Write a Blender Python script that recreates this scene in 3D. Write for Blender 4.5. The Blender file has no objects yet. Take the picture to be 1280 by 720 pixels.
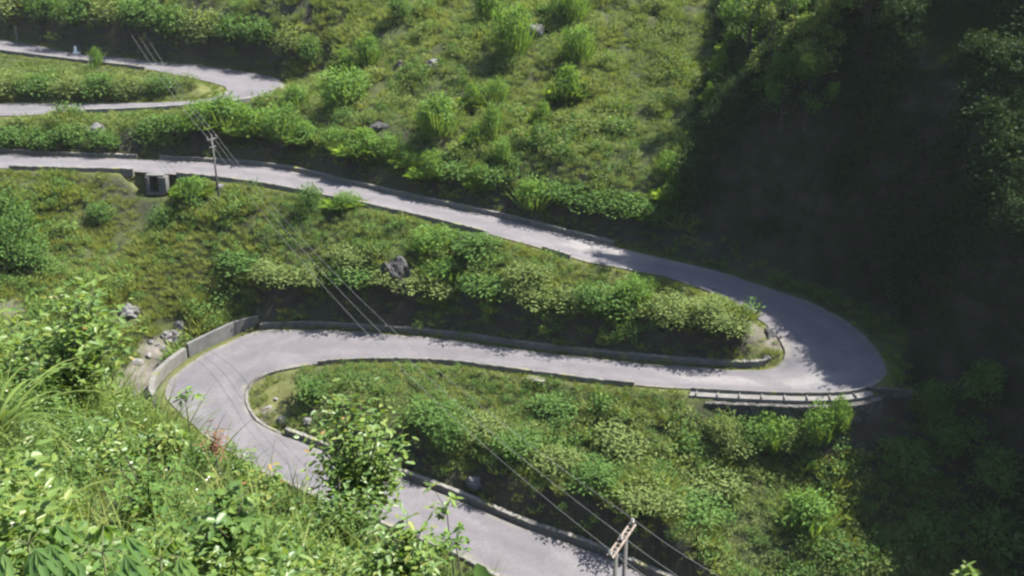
import bpy, math, random
import numpy as np
from mathutils import Vector

SC = bpy.context.scene
COL = SC.collection
rng = np.random.default_rng(7)
random.seed(7)
R = math.radians

# ------------------------------------------------------------------ camera
F_PX, W_PX, H_PX = 1280.0, 1280.0, 720.0
PITCH = R(21.0)
CP, SP = math.cos(PITCH), math.sin(PITCH)


def ray(px, py):
    x = (px - 640.0) / F_PX
    y = -(py - 360.0) / F_PX
    return np.array([x, CP + y * SP, -SP + y * CP])


def at_z(px, py, z):
    d = ray(px, py)
    return d * (z / d[2])


def at_y(px, py, Y):
    d = ray(px, py)
    return d * (Y / d[1])


def project(P):
    P = np.asarray(P, float)
    x = P[..., 0]
    f = P[..., 1] * CP - P[..., 2] * SP
    u = P[..., 1] * SP + P[..., 2] * CP
    f = np.where(np.abs(f) < 1e-6, 1e-6, f)
    return 640 + F_PX * x / f, 360 - F_PX * u / f, f


cam_d = bpy.data.cameras.new('camera')
cam = bpy.data.objects.new('camera', cam_d)
COL.objects.link(cam)
cam.rotation_euler = (R(90) - PITCH, 0, 0)
cam_d.sensor_width = 36.0
cam_d.lens = 36.0
cam_d.clip_start = 0.1
cam_d.clip_end = 3000.0
SC.camera = cam

# ------------------------------------------------------------------ light
SUN_AZ, SUN_EL = R(75.0), R(57.0)
SUN = np.array([math.sin(SUN_AZ) * math.cos(SUN_EL), math.cos(SUN_AZ) * math.cos(SUN_EL), math.sin(SUN_EL)])
sd = bpy.data.lights.new('sun', 'SUN')
sd.energy = 5.0
sd.angle = R(0.5)
sd.color = (1.0, 0.955, 0.87)
so = bpy.data.objects.new('sun', sd)
COL.objects.link(so)
so.rotation_euler = Vector(SUN).to_track_quat('Z', 'Y').to_euler()
so.location = (40, 40, 80)
wd = bpy.data.worlds.new('World')
SC.world = wd
wd.use_nodes = True
nt = wd.node_tree
bg = nt.nodes['Background']
sky = nt.nodes.new('ShaderNodeTexSky')
sky.sky_type = 'NISHITA'
sky.sun_disc = False
sky.sun_elevation = SUN_EL
sky.sun_rotation = SUN_AZ
nt.links.new(sky.outputs['Color'], bg.inputs['Color'])
bg.inputs['Strength'].default_value = 0.09
SC.view_settings.view_transform = 'Standard'
SC.view_settings.look = 'None'
SC.view_settings.gamma = 1.0
SC.view_settings.exposure = 2.16
SC.render.engine = 'CYCLES'
SC.cycles.filter_width = 2.4
SC.cycles.max_bounces = 6
SC.cycles.transmission_bounces = 4


# ------------------------------------------------------------------ materials
def new_mat(name):
    m = bpy.data.materials.new(name)
    m.use_nodes = True
    n = m.node_tree.nodes
    n.clear()
    out = n.new('ShaderNodeOutputMaterial')
    return m, m.node_tree, out


def ramp(t, stops, fac=None):
    r = t.nodes.new('ShaderNodeValToRGB')
    e = r.color_ramp.elements
    while len(e) < len(stops):
        e.new(0.5)
    for el, (p, c) in zip(e, stops):
        el.position = p
        el.color = (*c, 1) if len(c) == 3 else c
    if fac is not None:
        t.links.new(fac, r.inputs['Fac'])
    return r.outputs['Color']


def noise(t, scale, detail=4, rough=0.55, dist=0.0, vec=None):
    n = t.nodes.new('ShaderNodeTexNoise')
    n.inputs['Scale'].default_value = scale
    n.inputs['Detail'].default_value = detail
    n.inputs['Roughness'].default_value = rough
    n.inputs['Distortion'].default_value = dist
    if vec is not None:
        t.links.new(vec, n.inputs['Vector'])
    return n.outputs['Fac']


def coords(t):
    g = t.nodes.new('ShaderNodeNewGeometry')
    return g.outputs['Position']


def mixc(t, fac, a, b, mode='MIX'):
    m = t.nodes.new('ShaderNodeMix')
    m.data_type = 'RGBA'
    m.blend_type = mode
    if isinstance(fac, float):
        m.inputs[0].default_value = fac
    else:
        t.links.new(fac, m.inputs[0])
    for s, v in ((6, a), (7, b)):
        if isinstance(v, tuple):
            m.inputs[s].default_value = (*v, 1)
        else:
            t.links.new(v, m.inputs[s])
    return m.outputs[2]


def attr(t, name):
    a = t.nodes.new('ShaderNodeAttribute')
    a.attribute_name = name
    return a.outputs['Fac']


def bsdf(t, out, col, rough=0.8, bump=None, bs=0.3, bd=0.05, spec=0.3):
    p = t.nodes.new('ShaderNodeBsdfPrincipled')
    if isinstance(col, tuple):
        p.inputs['Base Color'].default_value = (*col, 1)
    else:
        t.links.new(col, p.inputs['Base Color'])
    p.inputs['Roughness'].default_value = rough
    p.inputs['Specular IOR Level'].default_value = spec
    if bump is not None:
        b = t.nodes.new('ShaderNodeBump')
        b.inputs['Strength'].default_value = bs
        b.inputs['Distance'].default_value = bd
        t.links.new(bump, b.inputs['Height'])
        t.links.new(b.outputs['Normal'], p.inputs['Normal'])
    t.links.new(p.outputs['BSDF'], out.inputs['Surface'])
    return p


def leaf_mat(name, stops, transl=0.4, rough=0.6, spec=0.07, warm=(1.25, 1.15, 0.55)):
    m, t, out = new_mat(name)
    oi = t.nodes.new('ShaderNodeObjectInfo')
    ma = t.nodes.new('ShaderNodeMath')
    ma.operation = 'MULTIPLY_ADD'
    t.links.new(oi.outputs['Random'], ma.inputs[0])
    ma.inputs[1].default_value = 0.07
    t.links.new(attr(t, 'tint'), ma.inputs[2])
    c = ramp(t, stops, ma.outputs[0])
    p = t.nodes.new('ShaderNodeBsdfPrincipled')
    t.links.new(c, p.inputs['Base Color'])
    p.inputs['Roughness'].default_value = rough
    p.inputs['Specular IOR Level'].default_value = spec
    tr = t.nodes.new('ShaderNodeBsdfTranslucent')
    t.links.new(mixc(t, 1.0, c, warm, 'MULTIPLY'), tr.inputs['Color'])
    mx = t.nodes.new('ShaderNodeMixShader')
    mx.inputs[0].default_value = transl
    t.links.new(p.outputs[0], mx.inputs[1])
    t.links.new(tr.outputs[0], mx.inputs[2])
    t.links.new(mx.outputs[0], out.inputs['Surface'])
    return m


OLIVE = leaf_mat('olive_scrub_leaf', [(0.0, (0.048, 0.074, 0.026)), (0.35, (0.099, 0.138, 0.045)), (0.7, (0.158, 0.2, 0.064)), (1.0, (0.21, 0.225, 0.085))], 0.45)
DEEP = leaf_mat('deep_green_leaf', [(0.0, (0.03, 0.064, 0.018)), (0.5, (0.07, 0.132, 0.033)), (1.0, (0.125, 0.19, 0.048))], 0.42)
BRIGHT = leaf_mat('bright_green_leaf', [(0.0, (0.05, 0.105, 0.026)), (0.5, (0.095, 0.175, 0.038)), (1.0, (0.16, 0.225, 0.05))], 0.45)
DARKT = leaf_mat('shade_darkened_leaf', [(0.0, (0.018, 0.032, 0.014)), (0.5, (0.032, 0.052, 0.02)), (1.0, (0.052, 0.072, 0.028))], 0.25, 0.7, 0.03)  # leaf colour darkened to carry the cliff shade, for trees and scrub
GRASS = leaf_mat('grass_blade', [(0.0, (0.055, 0.095, 0.024)), (0.5, (0.11, 0.16, 0.042)), (0.85, (0.175, 0.20, 0.065)), (1.0, (0.24, 0.215, 0.10))], 0.42)
NEARG = leaf_mat('near_grass_blade', [(0.0, (0.045, 0.085, 0.02)), (0.5, (0.09, 0.135, 0.033)), (0.85, (0.15, 0.175, 0.05)), (1.0, (0.21, 0.19, 0.09))], 0.42)
FRESH = leaf_mat('fresh_foreground_leaf', [(0.0, (0.034, 0.075, 0.021)), (0.4, (0.07, 0.132, 0.031)), (0.75, (0.13, 0.19, 0.043)), (0.95, (0.2, 0.21, 0.05)), (1.0, (0.24, 0.16, 0.06))], 0.5, 0.42, 0.35)
m, t, out = new_mat('white_petal')
bsdf(t, out, (0.42, 0.42, 0.37), 0.6)
PETAL = m
m, t, out = new_mat('bark')
bsdf(t, out, ramp(t, [(0.3, (0.02, 0.017, 0.014)), (0.7, (0.05, 0.043, 0.036))], noise(t, 6, 5)), 0.9)
BARK = m
m, t, out = new_mat('green_stem')
bsdf(t, out, ramp(t, [(0.3, (0.04, 0.055, 0.018)), (0.7, (0.08, 0.085, 0.03))], noise(t, 4, 3)), 0.7)
STEM = m


def stone_mat(name, a, b, moss=None, scale=1.5, bd=0.08, mossa=(0.09, 0.1, 0.03)):
    m, t, out = new_mat(name)
    v = coords(t)
    n1 = noise(t, scale, 8, 0.65, 0.4, v)
    c = ramp(t, [(0.3, a), (0.7, b)], n1)
    if moss:
        n2 = noise(t, scale * 0.6, 5, 0.6, 0.0, v)
        f = ramp(t, [(moss, (0, 0, 0)), (moss + 0.12, (1, 1, 1))], n2)
        c = mixc(t, f, c, mossa)
    bsdf(t, out, c, 0.9, noise(t, scale * 4, 8, 0.7, 0.0, v), 0.8, bd)
    return m


CONC = stone_mat('weathered_concrete', (0.07, 0.067, 0.064), (0.125, 0.12, 0.113), 0.62, 1.2, 0.02)
PALEC = stone_mat('pale_concrete', (0.095, 0.092, 0.087), (0.15, 0.144, 0.137), 0.68, 1.0, 0.015)
WALLC = stone_mat('stained_concrete_wall', (0.055, 0.055, 0.055), (0.1, 0.098, 0.095), 0.63, 0.9, 0.03)
KERB = stone_mat('old_kerb_stone', (0.065, 0.063, 0.058), (0.13, 0.124, 0.112), 0.56, 1.6, 0.03, (0.13, 0.13, 0.045))
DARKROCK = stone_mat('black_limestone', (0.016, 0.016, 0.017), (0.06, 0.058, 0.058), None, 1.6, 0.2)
GREYROCK = stone_mat('grey_limestone', (0.05, 0.049, 0.05), (0.13, 0.127, 0.126), 0.66, 1.3, 0.15)
PALEROCK = stone_mat('pale_limestone', (0.075, 0.072, 0.07), (0.16, 0.153, 0.147), None, 1.3, 0.1)

# rubble masonry
m, t, out = new_mat('rubble_masonry')
v = coords(t)
vo = t.nodes.new('ShaderNodeTexVoronoi')
vo.feature = 'DISTANCE_TO_EDGE'
vo.inputs['Scale'].default_value = 2.4
t.links.new(v, vo.inputs['Vector'])
vc = t.nodes.new('ShaderNodeTexVoronoi')
vc.inputs['Scale'].default_value = 2.4
t.links.new(v, vc.inputs['Vector'])
bw = t.nodes.new('ShaderNodeRGBToBW')
t.links.new(vc.outputs['Color'], bw.inputs[0])
c = ramp(t, [(0.1, (0.03, 0.029, 0.027)), (0.9, (0.085, 0.08, 0.075))], bw.outputs[0])
e = ramp(t, [(0.02, (0, 0, 0)), (0.08, (1, 1, 1))], vo.outputs['Distance'])
c = mixc(t, e, (0.02, 0.02, 0.017), c)
bsdf(t, out, c, 0.9, e, 0.7, 0.05)
MASON = m

m, t, out = new_mat('wire_metal')
bsdf(t, out, (0.1, 0.1, 0.1), 0.6)
WIRE = m
m, t, out = new_mat('pole_concrete')
bsdf(t, out, ramp(t, [(0.3, (0.05, 0.05, 0.048)), (0.7, (0.1, 0.097, 0.092))], noise(t, 3, 4)), 0.85)
POLE = m
m, t, out = new_mat('rusty_steel')
bsdf(t, out, ramp(t, [(0.35, (0.10, 0.07, 0.055)), (0.65, (0.17, 0.145, 0.125))], noise(t, 9, 5)), 0.7)
RUST = m
m, t, out = new_mat('white_porcelain')
bsdf(t, out, (0.22, 0.21, 0.19), 0.35)
PORC = m
m, t, out = new_mat('white_paint')
bsdf(t, out, ramp(t, [(0.3, (0.6, 0.59, 0.56)), (0.7, (0.75, 0.75, 0.73))], noise(t, 5, 3)), 0.6)
WHITE = m
m, t, out = new_mat('timber')
bsdf(t, out, ramp(t, [(0.3, (0.14, 0.11, 0.09)), (0.7, (0.26, 0.22, 0.19))], noise(t, 6, 4)), 0.85)
TIMBER = m

# road: worn pale asphalt
m, t, out = new_mat('worn_asphalt')
v = coords(t)
ac = attr(t, 'across')
base = ramp(t, [(0.30, (0.066, 0.062, 0.069)), (0.5, (0.079, 0.074, 0.081)), (0.72, (0.092, 0.086, 0.092))], noise(t, 0.35, 8, 0.68, 0.6, v))
trk = ramp(t, [(0.0, (0.25, 0.25, 0.25)), (0.16, (0.5, 0.5, 0.5)), (0.28, (0.72, 0.72, 0.72)), (0.42, (0.4, 0.4, 0.4)), (0.58, (0.4, 0.4, 0.4)), (0.72, (0.72, 0.72, 0.72)), (0.84, (0.5, 0.5, 0.5)), (1.0, (0.25, 0.25, 0.25))], ac)
c = mixc(t, 0.22, base, trk, 'OVERLAY')
ed = ramp(t, [(0.0, (1, 1, 1)), (0.09, (0, 0, 0)), (0.91, (0, 0, 0)), (1.0, (1, 1, 1))], ac)
en = t.nodes.new('ShaderNodeMath')
en.operation = 'MULTIPLY'
t.links.new(ed, en.inputs[0])
t.links.new(ramp(t, [(0.4, (0, 0, 0)), (0.6, (0.9, 0.9, 0.9))], noise(t, 0.8, 5, 0.6, 0, v)), en.inputs[1])
c = mixc(t, en.outputs[0], c, (0.13, 0.12, 0.095))
sp = ramp(t, [(0.62, (0, 0, 0)), (0.75, (0.35, 0.35, 0.35))], noise(t, 0.16, 3, 0.5, 0.5, v))
c = mixc(t, sp, c, (0.13, 0.124, 0.126))
c = mixc(t, attr(t, 'pale'), c, (0.145, 0.137, 0.134))
pt = ramp(t, [(0.60, (0, 0, 0)), (0.615, (0.45, 0.45, 0.45))], noise(t, 0.23, 2, 0.4, 0.2, v))
c = mixc(t, pt, c, (0.06, 0.057, 0.063))
fine = ramp(t, [(0.35, (0.42, 0.42, 0.42)), (0.65, (0.58, 0.58, 0.58))], noise(t, 5.0, 6, 0.75, 0, v))
c = mixc(t, 0.6, c, fine, 'OVERLAY')
cr = ramp(t, [(0.47, (0, 0, 0)), (0.5, (0.4, 0.4, 0.4)), (0.53, (0, 0, 0))], noise(t, 0.55, 5, 0.7, 1.5, v))
c = mixc(t, cr, c, (0.05, 0.047, 0.05))
bsdf(t, out, c, 0.85, noise(t, 14, 4, 0.6, 0, v), 0.25, 0.02, 0.25)
ASPH = m

# terrain
m, t, out = new_mat('hill_soil')
v = coords(t)
n1 = noise(t, 0.5, 7, 0.62, 0.2, v)
soil = ramp(t, [(0.3, (0.022, 0.024, 0.012)), (0.5, (0.033, 0.042, 0.015)), (0.72, (0.05, 0.06, 0.02))], n1)
geo = t.nodes.new('ShaderNodeNewGeometry')
sx = t.nodes.new('ShaderNodeSeparateXYZ')
t.links.new(geo.outputs['Normal'], sx.inputs[0])
steep = ramp(t, [(0.55, (1, 1, 1)), (0.8, (0, 0, 0))], sx.outputs['Z'])
rockc = ramp(t, [(0.3, (0.018, 0.019, 0.014)), (0.7, (0.045, 0.043, 0.034))], noise(t, 0.9, 8, 0.65, 0.6, v))
c = mixc(t, steep, soil, rockc)
verge = ramp(t, [(0.3, (0.045, 0.054, 0.018)), (0.6, (0.085, 0.088, 0.032)), (0.8, (0.12, 0.11, 0.06))], noise(t, 1.4, 6, 0.65, 0, v))
c = mixc(t, attr(t, 'verge'), c, verge)
bare = ramp(t, [(0.3, (0.058, 0.05, 0.044)), (0.7, (0.12, 0.11, 0.097))], noise(t, 1.1, 7, 0.7, 0, v))
c = mixc(t, attr(t, 'bare'), c, bare)
bsdf(t, out, c, 0.95, noise(t, 3.0, 8, 0.7, 0, v), 0.9, 0.15, 0.1)
SOIL = m


# ------------------------------------------------------------------ object helpers
def tag(o, label=None, cat=None, group=None, kind=None):
    if label: o['label'] = label
    if cat: o['category'] = cat
    if group: o['group'] = group
    if kind: o['kind'] = kind
    elif cat: o['kind'] = 'thing'
    return o


def empty(name, loc, rz=0.0):
    o = bpy.data.objects.new(name, None)
    COL.objects.link(o)
    o.location = [float(q) for q in loc]
    o.rotation_euler = (0, 0, rz)
    o.empty_display_size = 0.3
    return o


def link_mesh(name, me, mat, parent=None):
    o = bpy.data.objects.new(name, me)
    COL.objects.link(o)
    if mat is not None and not me.materials:
        me.materials.append(mat)
    if parent is not None:
        o.parent = parent
    return o


def mesh_np(name, V, faces, attrs=None, smooth=False):
    """faces: list of int arrays (n,k)"""
    me = bpy.data.meshes.new(name)
    V = np.ascontiguousarray(V, dtype=np.float32)
    me.vertices.add(len(V))
    me.vertices.foreach_set('co', V.ravel())
    idx = np.concatenate([f.ravel() for f in faces]).astype(np.int32)
    tot = np.concatenate([np.full(len(f), f.shape[1]) for f in faces]).astype(np.int32)
    st = np.concatenate([[0], np.cumsum(tot)[:-1]]).astype(np.int32)
    me.loops.add(len(idx))
    me.loops.foreach_set('vertex_index', idx)
    me.polygons.add(len(tot))
    me.polygons.foreach_set('loop_start', st)
    if smooth:
        me.polygons.foreach_set('use_smooth', np.ones(len(tot), dtype=bool))
    me.update(calc_edges=True)
    for k, a in (attrs or {}).items():
        at = me.attributes.new(k, 'FLOAT', 'POINT')
        at.data.foreach_set('value', np.ascontiguousarray(a, dtype=np.float32))
    return me


class MB:
    """collects solid pieces of ONE mesh"""
    def __init__(s):
        s.v, s.f = [], []

    def add(s, V, Fc):
        b = sum(len(x) for x in s.v)
        s.v.append(np.asarray(V, float))
        s.f += [[b + i for i in f] for f in Fc]

    def box(s, c, d, rz=0.0, taper=1.0):
        x, y, z = d[0] / 2, d[1] / 2, d[2] / 2
        V = np.array([(-x, -y, -z), (x, -y, -z), (x, y, -z), (-x, y, -z), (-x * taper, -y * taper, z), (x * taper, -y * taper, z), (x * taper, y * taper, z), (-x * taper, y * taper, z)])
        cs, sn = math.cos(rz), math.sin(rz)
        V = np.stack([V[:, 0] * cs - V[:, 1] * sn, V[:, 0] * sn + V[:, 1] * cs, V[:, 2]], 1) + np.array(c)
        s.add(V, [(0, 3, 2, 1), (4, 5, 6, 7), (0, 1, 5, 4), (1, 2, 6, 5), (2, 3, 7, 6), (3, 0, 4, 7)])

    def tube(s, pts, rad, n=8):
        pts = np.asarray(pts, float)
        rad = np.broadcast_to(np.asarray(rad, float), (len(pts),))
        T = np.gradient(pts, axis=0)
        T /= np.linalg.norm(T, axis=1)[:, None] + 1e-9
        V = []
        up = np.array([0, 0, 1.0]) if abs(T[0][2]) < 0.9 else np.array([1.0, 0, 0])
        for p, tt, r in zip(pts, T, rad):
            a = np.cross(tt, up); a /= np.linalg.norm(a) + 1e-9
            b = np.cross(tt, a)
            for k in range(n):
                an = 2 * math.pi * k / n
                V.append(p + r * (math.cos(an) * a + math.sin(an) * b))
        Fc = []
        for i in range(len(pts) - 1):
            for k in range(n):
                k2 = (k + 1) % n
                Fc.append((i * n + k, (i + 1) * n + k, (i + 1) * n + k2, i * n + k2))
        Fc.append(tuple(range(n)))
        Fc.append(tuple((len(pts) - 1) * n + k for k in reversed(range(n))))
        s.add(V, Fc)

    def sweep(s, P, Nrm, prof):
        """prof: (offset, height) loop swept along P, Nrm is the horizontal outward direction per point"""
        k = len(prof)
        V = []
        for p, n in zip(P, Nrm):
            for (o, h) in prof:
                V.append((p[0] + n[0] * o, p[1] + n[1] * o, p[2] + h))
        Fc = []
        for i in range(len(P) - 1):
            for j in range(k):
                j2 = (j + 1) % k
                Fc.append((i * k + j, i * k + j2, (i + 1) * k + j2, (i + 1) * k + j))
        Fc.append(tuple(range(k)))
        Fc.append(tuple((len(P) - 1) * k + j for j in reversed(range(k))))
        s.add(V, Fc)

    def build(s, name, mat, parent=None, smooth=False):
        me = bpy.data.meshes.new(name)
        me.from_pydata([tuple(map(float, q)) for q in np.concatenate(s.v)], [], s.f)
        import bmesh
        bm = bmesh.new(); bm.from_mesh(me)
        bmesh.ops.recalc_face_normals(bm, faces=bm.faces)
        bm.to_mesh(me); bm.free()
        if smooth:
            for p in me.polygons: p.use_smooth = True
        return link_mesh(name, me, mat, parent)


def copy_tree(o, parent=None, kids=None):
    c = o.copy()
    COL.objects.link(c)
    if parent is not None:
        c.parent = parent
    for ch in list(o.children):
        copy_tree(ch, c)
    return c


# ------------------------------------------------------------------ the road, as cross-sections (edge a, edge b, height)
ROAD_B = [(700, 757, 880, 752, -47.6), (627, 720, 791, 713, -47.0), (572, 690, 722, 684, -46.5), (520, 668, 654, 661, -46.1), (463, 645, 576, 627.5, -45.6), (415, 626, 494, 596, -45.2),
    (375, 608, 430, 573, -44.9), (335, 590, 375, 553, -44.6), (300, 573, 345, 541, -44.3), (262, 548, 324, 530, -44.0), (230, 520, 312, 517, -43.6), (209, 498, 306, 503, -43.2),
    (210, 481, 306, 490, -42.9), (222, 466, 310, 481, -42.6), (243, 450, 318, 474, -42.3), (275, 433, 332, 467, -42), (316, 416, 352, 461.5, -41.7), (369, 412, 390, 455, -41.4), (430, 414, 440, 450.5, -41.0),
    (500, 419, 505, 450, -40.6), (578, 427, 576, 453.7, -40.2), (655, 438, 662, 465, -39.8), (740, 448, 740, 475, -39.4), (820, 456, 820, 483, -38.9), (874, 460, 885, 488, -38.6), (928, 463, 950, 491, -38.2),
    (964, 461, 1010, 492.5, -37.9), (977, 454, 1062, 490, -37.5), (982, 446, 1095, 478, -37.1), (980, 434, 1106, 459, -36.7), (970, 418, 1095, 437, -36.3), (957, 405, 1066, 408, -35.9), (935, 390, 1019, 381, -35.4),
    (905, 372, 964, 361, -34.9), (863, 356, 892, 338, -34.4), (820, 343, 823, 322, -33.9), (735, 327, 756, 306, -33.3), (680, 311, 700, 292, -32.8), (610, 292, 630, 274, -32.2), (521, 270, 540, 255, -31.6), (420, 248.5, 435, 231, -30.9),
    (336, 232, 345, 211, -30.4), (250, 221, 255, 203, -30), (168, 214.5, 170, 199, -29.6), (80, 212, 82, 196, -29.2), (0, 210, 0, 192, -28.9), (-80, 209, -80, 190, -28.5)]
ROAD_T = [(0, 144.5, 0, 130, -26.), (84, 140.5, 80, 129.5, -25.8), (151, 138.5, 145, 129, -25.6), (218, 135, 205, 128, -25.4), (285, 129, 255, 124.5, -25.1), (336, 121, 276, 118.5, -24.9), (351, 113, 284, 112.5, -24.6), (353, 104, 281, 108, -24.4),
    (336, 95, 266, 103, -24.1), (302, 89, 243, 98, -23.9), (255, 82, 205, 90, -23.6), (201, 78, 160, 83.5, -23.3), (151, 72, 110, 78, -23), (97, 67, 60, 72, -22.7), (50, 58, 20, 67, -22.4), (0, 48.7, -25, 61, -22), (-50, 42, -75, 54, -21.6)]
secA = [at_z(r[0], r[1], r[4]) for r in ROAD_B]
secB = [at_z(r[2], r[3], r[4]) for r in ROAD_B]
nB = len(secA)
# the off-picture hairpin that joins the two roads on the hillside to the west
for cx, cy, ang, z in ((-76, 120.5, -100, -28.0), (-84, 124.5, -160, -27.4), (-83, 130.5, 130, -26.9), (-75, 132.7, 95, -26.4)):
    d = np.array([math.cos(R(ang)), math.sin(R(ang))]) * 3.4
    secA.append(np.array([cx, cy, z]) + np.array([*d, 0]) * (1 if z > -40 else 1))
    secB.append(np.array([cx, cy, z]) - np.array([*d, 0]))
nJ = len(secA)
secA += [at_z(r[0], r[1], r[4]) for r in ROAD_T]
secB += [at_z(r[2], r[3], r[4]) for r in ROAD_T]
# the join runs with edge a on its inner side for B and outer for T: build the join with the right sides
for i in range(nB, nJ):
    A_, B_ = secA[i], secB[i]
mid0 = (secA[nB - 1] + secB[nB - 1]) / 2
secA = np.array(secA); secB = np.array(secB)
for i in range(nB, nJ):
    m_ = (secA[i] + secB[i]) / 2
    m_prev = (secA[i - 1] + secB[i - 1]) / 2
    m_next = (secA[i + 1] + secB[i + 1]) / 2
    tdir = (m_next - m_prev)[:2]
    tdir /= np.linalg.norm(tdir)
    nl = np.array([-tdir[1], tdir[0], 0.0])      # left of travel
    secA[i] = m_ + nl * 3.3
    secB[i] = m_ - nl * 3.3


def catmull(P, k):
    P = np.asarray(P, float)
    Q = np.vstack([2 * P[0] - P[1], P, 2 * P[-1] - P[-2]])
    res = []
    for i in range(1, len(Q) - 2):
        p0, p1, p2, p3 = Q[i - 1:i + 3]
        for j in range(k):
            u = j / k
            res.append(0.5 * ((2 * p1) + (-p0 + p2) * u + (2 * p0 - 5 * p1 + 4 * p2 - p3) * u * u + (-p0 + 3 * p1 - 3 * p2 + p3) * u ** 3))
    res.append(P[-1])
    return np.array(res)


KS = 6
# heights smoothed along the road
z_ = secA[:, 2].copy()
for _ in range(3):
    z_[1:-1] = (z_[:-2] + 2 * z_[1:-1] + z_[2:]) / 4
EA, EB = catmull(secA, KS), catmull(secB, KS)


def edge_pts(side, s0, s1, off=0.0, dz=0.0, step=None):
    """points of a road edge between two stations, moved outward by off; also the outward directions"""
    E, O = (EA, EB) if side == 'a' else (EB, EA)
    i0, i1 = int(round(min(s0, s1) * KS)), int(round(max(s0, s1) * KS))
    P = E[i0:i1 + 1]
    T = np.gradient(E, axis=0)[i0:i1 + 1, :2]
    T /= np.linalg.norm(T, axis=1)[:, None] + 1e-9
    N = np.stack([-T[:, 1], T[:, 0]], 1)
    w = (E - O)[i0:i1 + 1, :2]
    N *= np.sign((N * w).sum(1))[:, None]
    Q = P.copy()
    Q[:, :2] += N * off
    Q[:, 2] += dz
    return Q, N


# ------------------------------------------------------------------ terrain heights
hA = {}
hB = {}
for i in range(0, 11): hA[i] = -1.4
for i in range(11, 16): hA[i] = -0.9
hA[16] = 0.7
for i in range(17, 26): hA[i] = 3.1
hA[26] = 1.2
for i in range(34, nJ): hA[i] = -1.0
hA[43] = -3.4
hA[42] = -1.5
hA[44] = -1.5
for i in range(0, 6): hB[i] = 2.6
hB[6] = 1.8
for i in (18, 19): hB[i] = -0.3
for i in range(20, 24): hB[i] = -1.0
hB[24] = -1.6
for i in range(25, 30): hB[i] = -3.4
for i in range(30, 34): hB[i] = 0.6
for i in range(34, nB): hB[i] = 2.6
for i in range(nB, nJ): hA.pop(i, None)
J = nJ
for i in range(0, 5): hA[J + i] = -0.7
for i in (5, 6, 7): hA[J + i] = 0.1
for i in range(8, 17): hA[J + i] = 4.2
for i in (0, 1, 2): hB[J + i] = 1.2
for i in range(10, 17): hB[J + i] = -0.6
CP_ = []
NS = len(secA)
dA = (secA - secB)[:, :2]
dA /= np.linalg.norm(dA, axis=1)[:, None]
for i in range(NS):
    CP_.append(secA[i]); CP_.append(secB[i])
    for h, s, sg in ((hA, secA, 1), (hB, secB, -1)):
        if i in h:
            p = s[i].copy(); p[:2] += sg * dA[i] * (1.35 if h[i] > 1.5 else 0.9); p[2] += 0.12 if h[i] > 0 else -0.1
            q = s[i].copy(); q[:2] += sg * dA[i] * (2.55 if h[i] > 1.5 else 2.5); q[2] += h[i]
            CP_ += [p, q]
EXTRA = [  # hillside heights (x, y, z)
    (-28, 121.5 + 6, -26.2), (-20, 140, -19.5), (-12, 125, -22.5), (-10, 140, -15.5), (0, 118, -23.5), (0, 135, -17.0), (0, 150, -11.5), (0, 175, -1), (0, 210, 16),
    (12, 110, -25), (14, 125, -19.0), (18, 140, -13.5), (22, 160, -5), (28, 200, 14), (-20, 160, -11), (-20, 200, 8), (-40, 162, -14.5), (-45, 185, -4), (-45, 220, 12), (-62, 172, -14), (-65, 200, -1),
    (-90, 186, -13), (-95, 215, 2), (-26, 142, -22.8), (-29, 130, -24.4),
    (-20, 100.5, -36.2), (-5, 95.5, -36.2), (8, 89, -36.0), (16, 85.5, -36.0), (-35, 104, -36.0), (-45, 100, -37.5), (-60, 100, -35.5), (-80, 100, -33.0), (-40, 90, -43.0), (-37, 84, -44.5), (-36, 78, -46.0), (-50, 88, -41.5), (-70, 80, -40.0),
    (-5, 77.5, -42.2), (6, 73, -43.2), (15, 69.5, -44.2), (18, 62, -48.5), (25, 68, -46.0), (20, 70, -44.0), (20, 66.5, -46.2), (21, 63, -48.3), (16, 66, -45.8), (25, 58, -51), (33, 66, -48), (38, 55, -54), (10, 58, -50.5), (0, 55, -50), (-15, 58, -48.5), (-30, 65, -48.0), (*at_z(1140, 489, -37.9),), (*at_z(1165, 492, -38.3),), (-10, 45, -50), (5, 42, -53), (30, 40, -58),
    (-50, 60, -46), (-40, 40, -42), (0, 28, -50), (20, 20, -55), (-30, 20, -30), (40, 0, -50), (60, 40, -50), (70, 70, -40), (50, 100, -30), (45, 140, -12), (60, 180, 5),
    (-110, 120, -20), (-115, 150, -10), (-120, 90, -25), (-120, 60, -30), (-100, 20, -25),
    (0, 400, 130), (-200, 400, 130), (200, 400, 130), (-300, 200, 60), (300, 200, 60), (300, 0, 0), (-300, 0, 10), (0, -120, -20), (-150, -120, 0), (150, -150, -40), (0, 700, 260), (-600, 600, 260), (600, 600, 260), (600, -300, 0), (-600, -300, 40)]
CPT = np.vstack([np.array(CP_), np.array(EXTRA, float)])
# drop near-coincident constraints
keep = []
for i, p in enumerate(CPT):
    if all(np.hypot(*(CPT[j][:2] - p[:2])) > 0.35 for j in keep): keep.append(i)
CPT = CPT[keep]


def tps_kernel(r2):
    return np.where(r2 > 1e-12, r2 * np.log(r2 + 1e-12), 0.0)


n_ = len(CPT)
XYs = CPT[:, :2] / 50.0
D2 = ((XYs[:, None] - XYs[None]) ** 2).sum(-1)
Kx = tps_kernel(D2) + np.eye(n_) * 4e-5
Px = np.hstack([np.ones((n_, 1)), XYs])
LHS = np.block([[Kx, Px], [Px.T, np.zeros((3, 3))]])
SOL = np.linalg.solve(LHS, np.concatenate([CPT[:, 2], np.zeros(3)]))


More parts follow.
